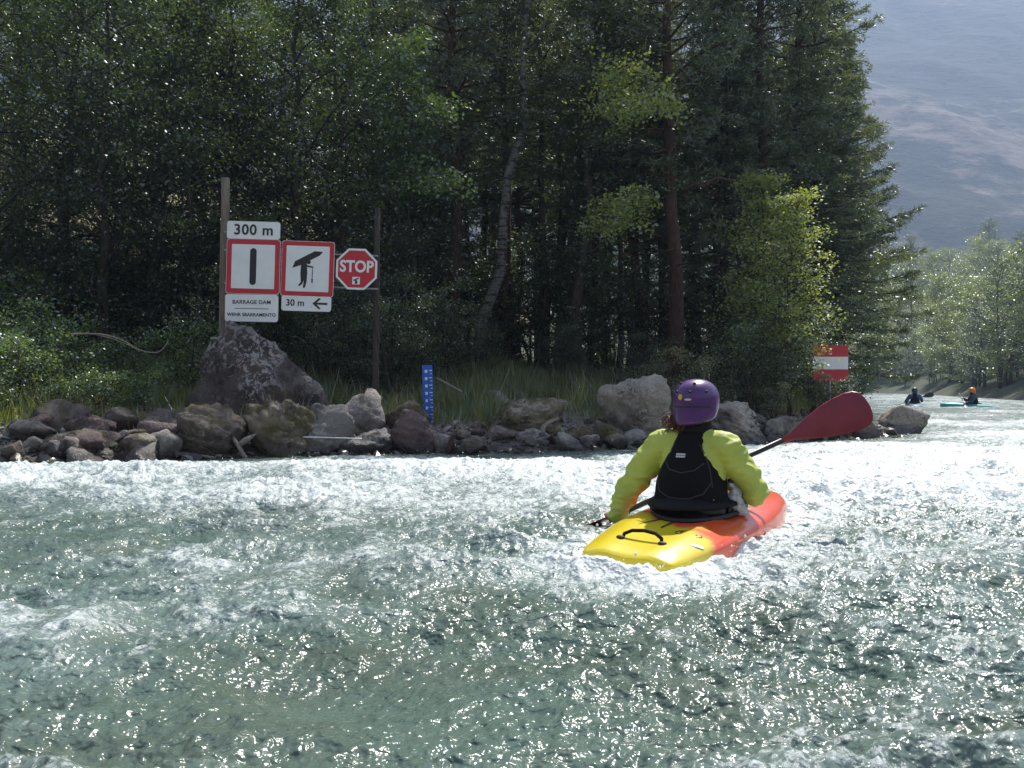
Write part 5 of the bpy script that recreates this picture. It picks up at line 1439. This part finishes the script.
# ------------------------------------------------------------------ paddle
def paddle(A, B, face, label, mats=('shaft', 'blade'), tail=.20, blade_len=.50, bw=.112):
    """A: lower end at the water, B: raised tip; face: direction the raised blade's face looks"""
    A, B = np.array(A, float), np.array(B, float); d = (B - A) / np.linalg.norm(B - A); A2 = A - d * tail
    org = A2 * .5 + B * .5
    e = empty('paddle', tuple(org)); tag(e, label, 'paddle')
    mb = MB(); mb.tube([tuple(A2 + d * .38 - org), tuple(B - d * .38 - org)], .0155, 12); mb.build('shaft', M[mats[0]], e, smooth=True)
    for tip, dr, f in ((B, d, np.array(face, float)), (A2, -d, np.array([0, .15, 1.0]))):
        f = f - dr * f.dot(dr); f /= np.linalg.norm(f); w = np.cross(dr, f)
        prof = [(0, .016), (.05, .022), (.10, .040), (.18, .068), (.26, .092), (.34, .107), (.41, .112), (.455, .104), (.48, .085), (.495, .052), (.50, .012)]
        k = blade_len / .5; rr_ = []
        for t, hw in prof:
            hw *= bw / .112; c = tip - dr * (blade_len - t * k) + f * (.03 * math.sin(t / .5 * 1.6)) 
            asym = .020 * (t / .5) ** 1.5
            th2 = max(.0035, .015 * (1 - t / .22)) if t < .22 else .0035
            ring = []
            for q in range(16):
                a = 2 * math.pi * q / 16
                u = hw * math.cos(a) + asym; spine = .007 * math.exp(-(hw * math.cos(a) / .02) ** 2)
                ring.append(c + w * u + f * (th2 * math.sin(a) - .06 * (hw * math.cos(a)) ** 2 / .11 + (spine if math.sin(a) < 0 else 0) * -1) - org)
            rr_.append(ring)
        mb = MB(); mb.rings(rr_); mb.build('blade', M[mats[1]], e, smooth=True)
    return e
paddle(PA, PB, (-.15, -1, .25), 'dark red bladed kayak paddle raised on its right side, held by the paddler in lime')

# grey clear shell by the right hip
hipw = P(737, 501, 4.78)
mb = MB(); rr_ = []
for i, (z, rx, ry) in enumerate([(-.075, .028, .022), (-.07, .040, .030), (-.03, .044, .034), (.02, .042, .034), (.05, .036, .030), (.072, .020, .02), (.082, .018, .018), (.10, .018, .018)]):
    rr_.append(ell_ring((.012 * math.sin(i * 1.7) - z * .25, 0, z), rx, ry, 18, .9))
mb.rings(rr_); bt = mb.build('water_bottle', M['shell_grey'], smooth=True); bt.location = hipw
tag(bt, 'pale grey crumpled plastic bottle stowed beside the paddler\'s right hip', 'bottle')
mb = MB(); mb.tube([(-.030, 0, .098), (-.032, 0, .118)], .0195, 14); mb.build('cap', M['black'], bt, smooth=True)

# ------------------------------------------------------------------ the two paddlers far downstream
M['orange'] = simple('orange_helmet', (0.85, 0.22, 0.01), .35, .08)
M['jacket_dark'] = simple('jacket_dark', (0.03, 0.045, 0.07), .7, .2)
M['jacket_blue'] = simple('jacket_blue', (0.04, 0.09, 0.20), .7, .2)
M['helmet_dark'] = simple('helmet_dark', (0.03, 0.05, 0.09), .4, .1)
def far_paddler(px, d, rz, mat, cj, chm, klabel, plabel, dlabel):
    x, y = at_px(px, d); z = water_z(x, y) - .10
    kayak('kayak', (x, y, z), rz, mat, klabel)
    A = np.array([-.75, .42, .08]); B = np.array([.80, .40, .62]); dd = (B - A) / np.linalg.norm(B - A)
    gr, gl = A + dd * 1.12, A + dd * .50
    ar = {'R': (np.array([.178, .05, .525]), np.array([.31, .18, .31]), gr + (0, -.08, -.02), gr, -dd), 'L': (np.array([-.178, .05, .53]), np.array([-.33, .16, .29]), gl + (0, -.08, .0), gl, dd)}
    person((x, y, z), rz, plabel, dict(jacket=cj, vest=M['vest'], helmet=chm), dict(head=(0, .09, .755), neck=(0, .06, .61), chest=(0, .03, .40), yaw=0, arms=ar), detail=.45)
    c, s = math.cos(rz), math.sin(rz)
    W = lambda p: np.array([x + p[0] * c - p[1] * s, y + p[0] * s + p[1] * c, z + p[2]])
    paddle(W(A), W(B), (0, -1, .2), dlabel, ('shaft', 'shaft'))
far_paddler(974, 37.0, R(72), M['teal'], M['jacket_dark'], M['orange'], 'turquoise kayak far downstream near the right edge', 'distant kayaker in dark clothes with a bright orange helmet', 'dark paddle held by the orange-helmeted distant kayaker')
far_paddler(915, 39.0, R(-15), M['dull_blue'], M['jacket_blue'], M['helmet_dark'], 'dull blue kayak half hidden behind the rocky point', 'distant kayaker in dark blue beyond the rocky point', 'dark paddle of the blue-clad distant kayaker')
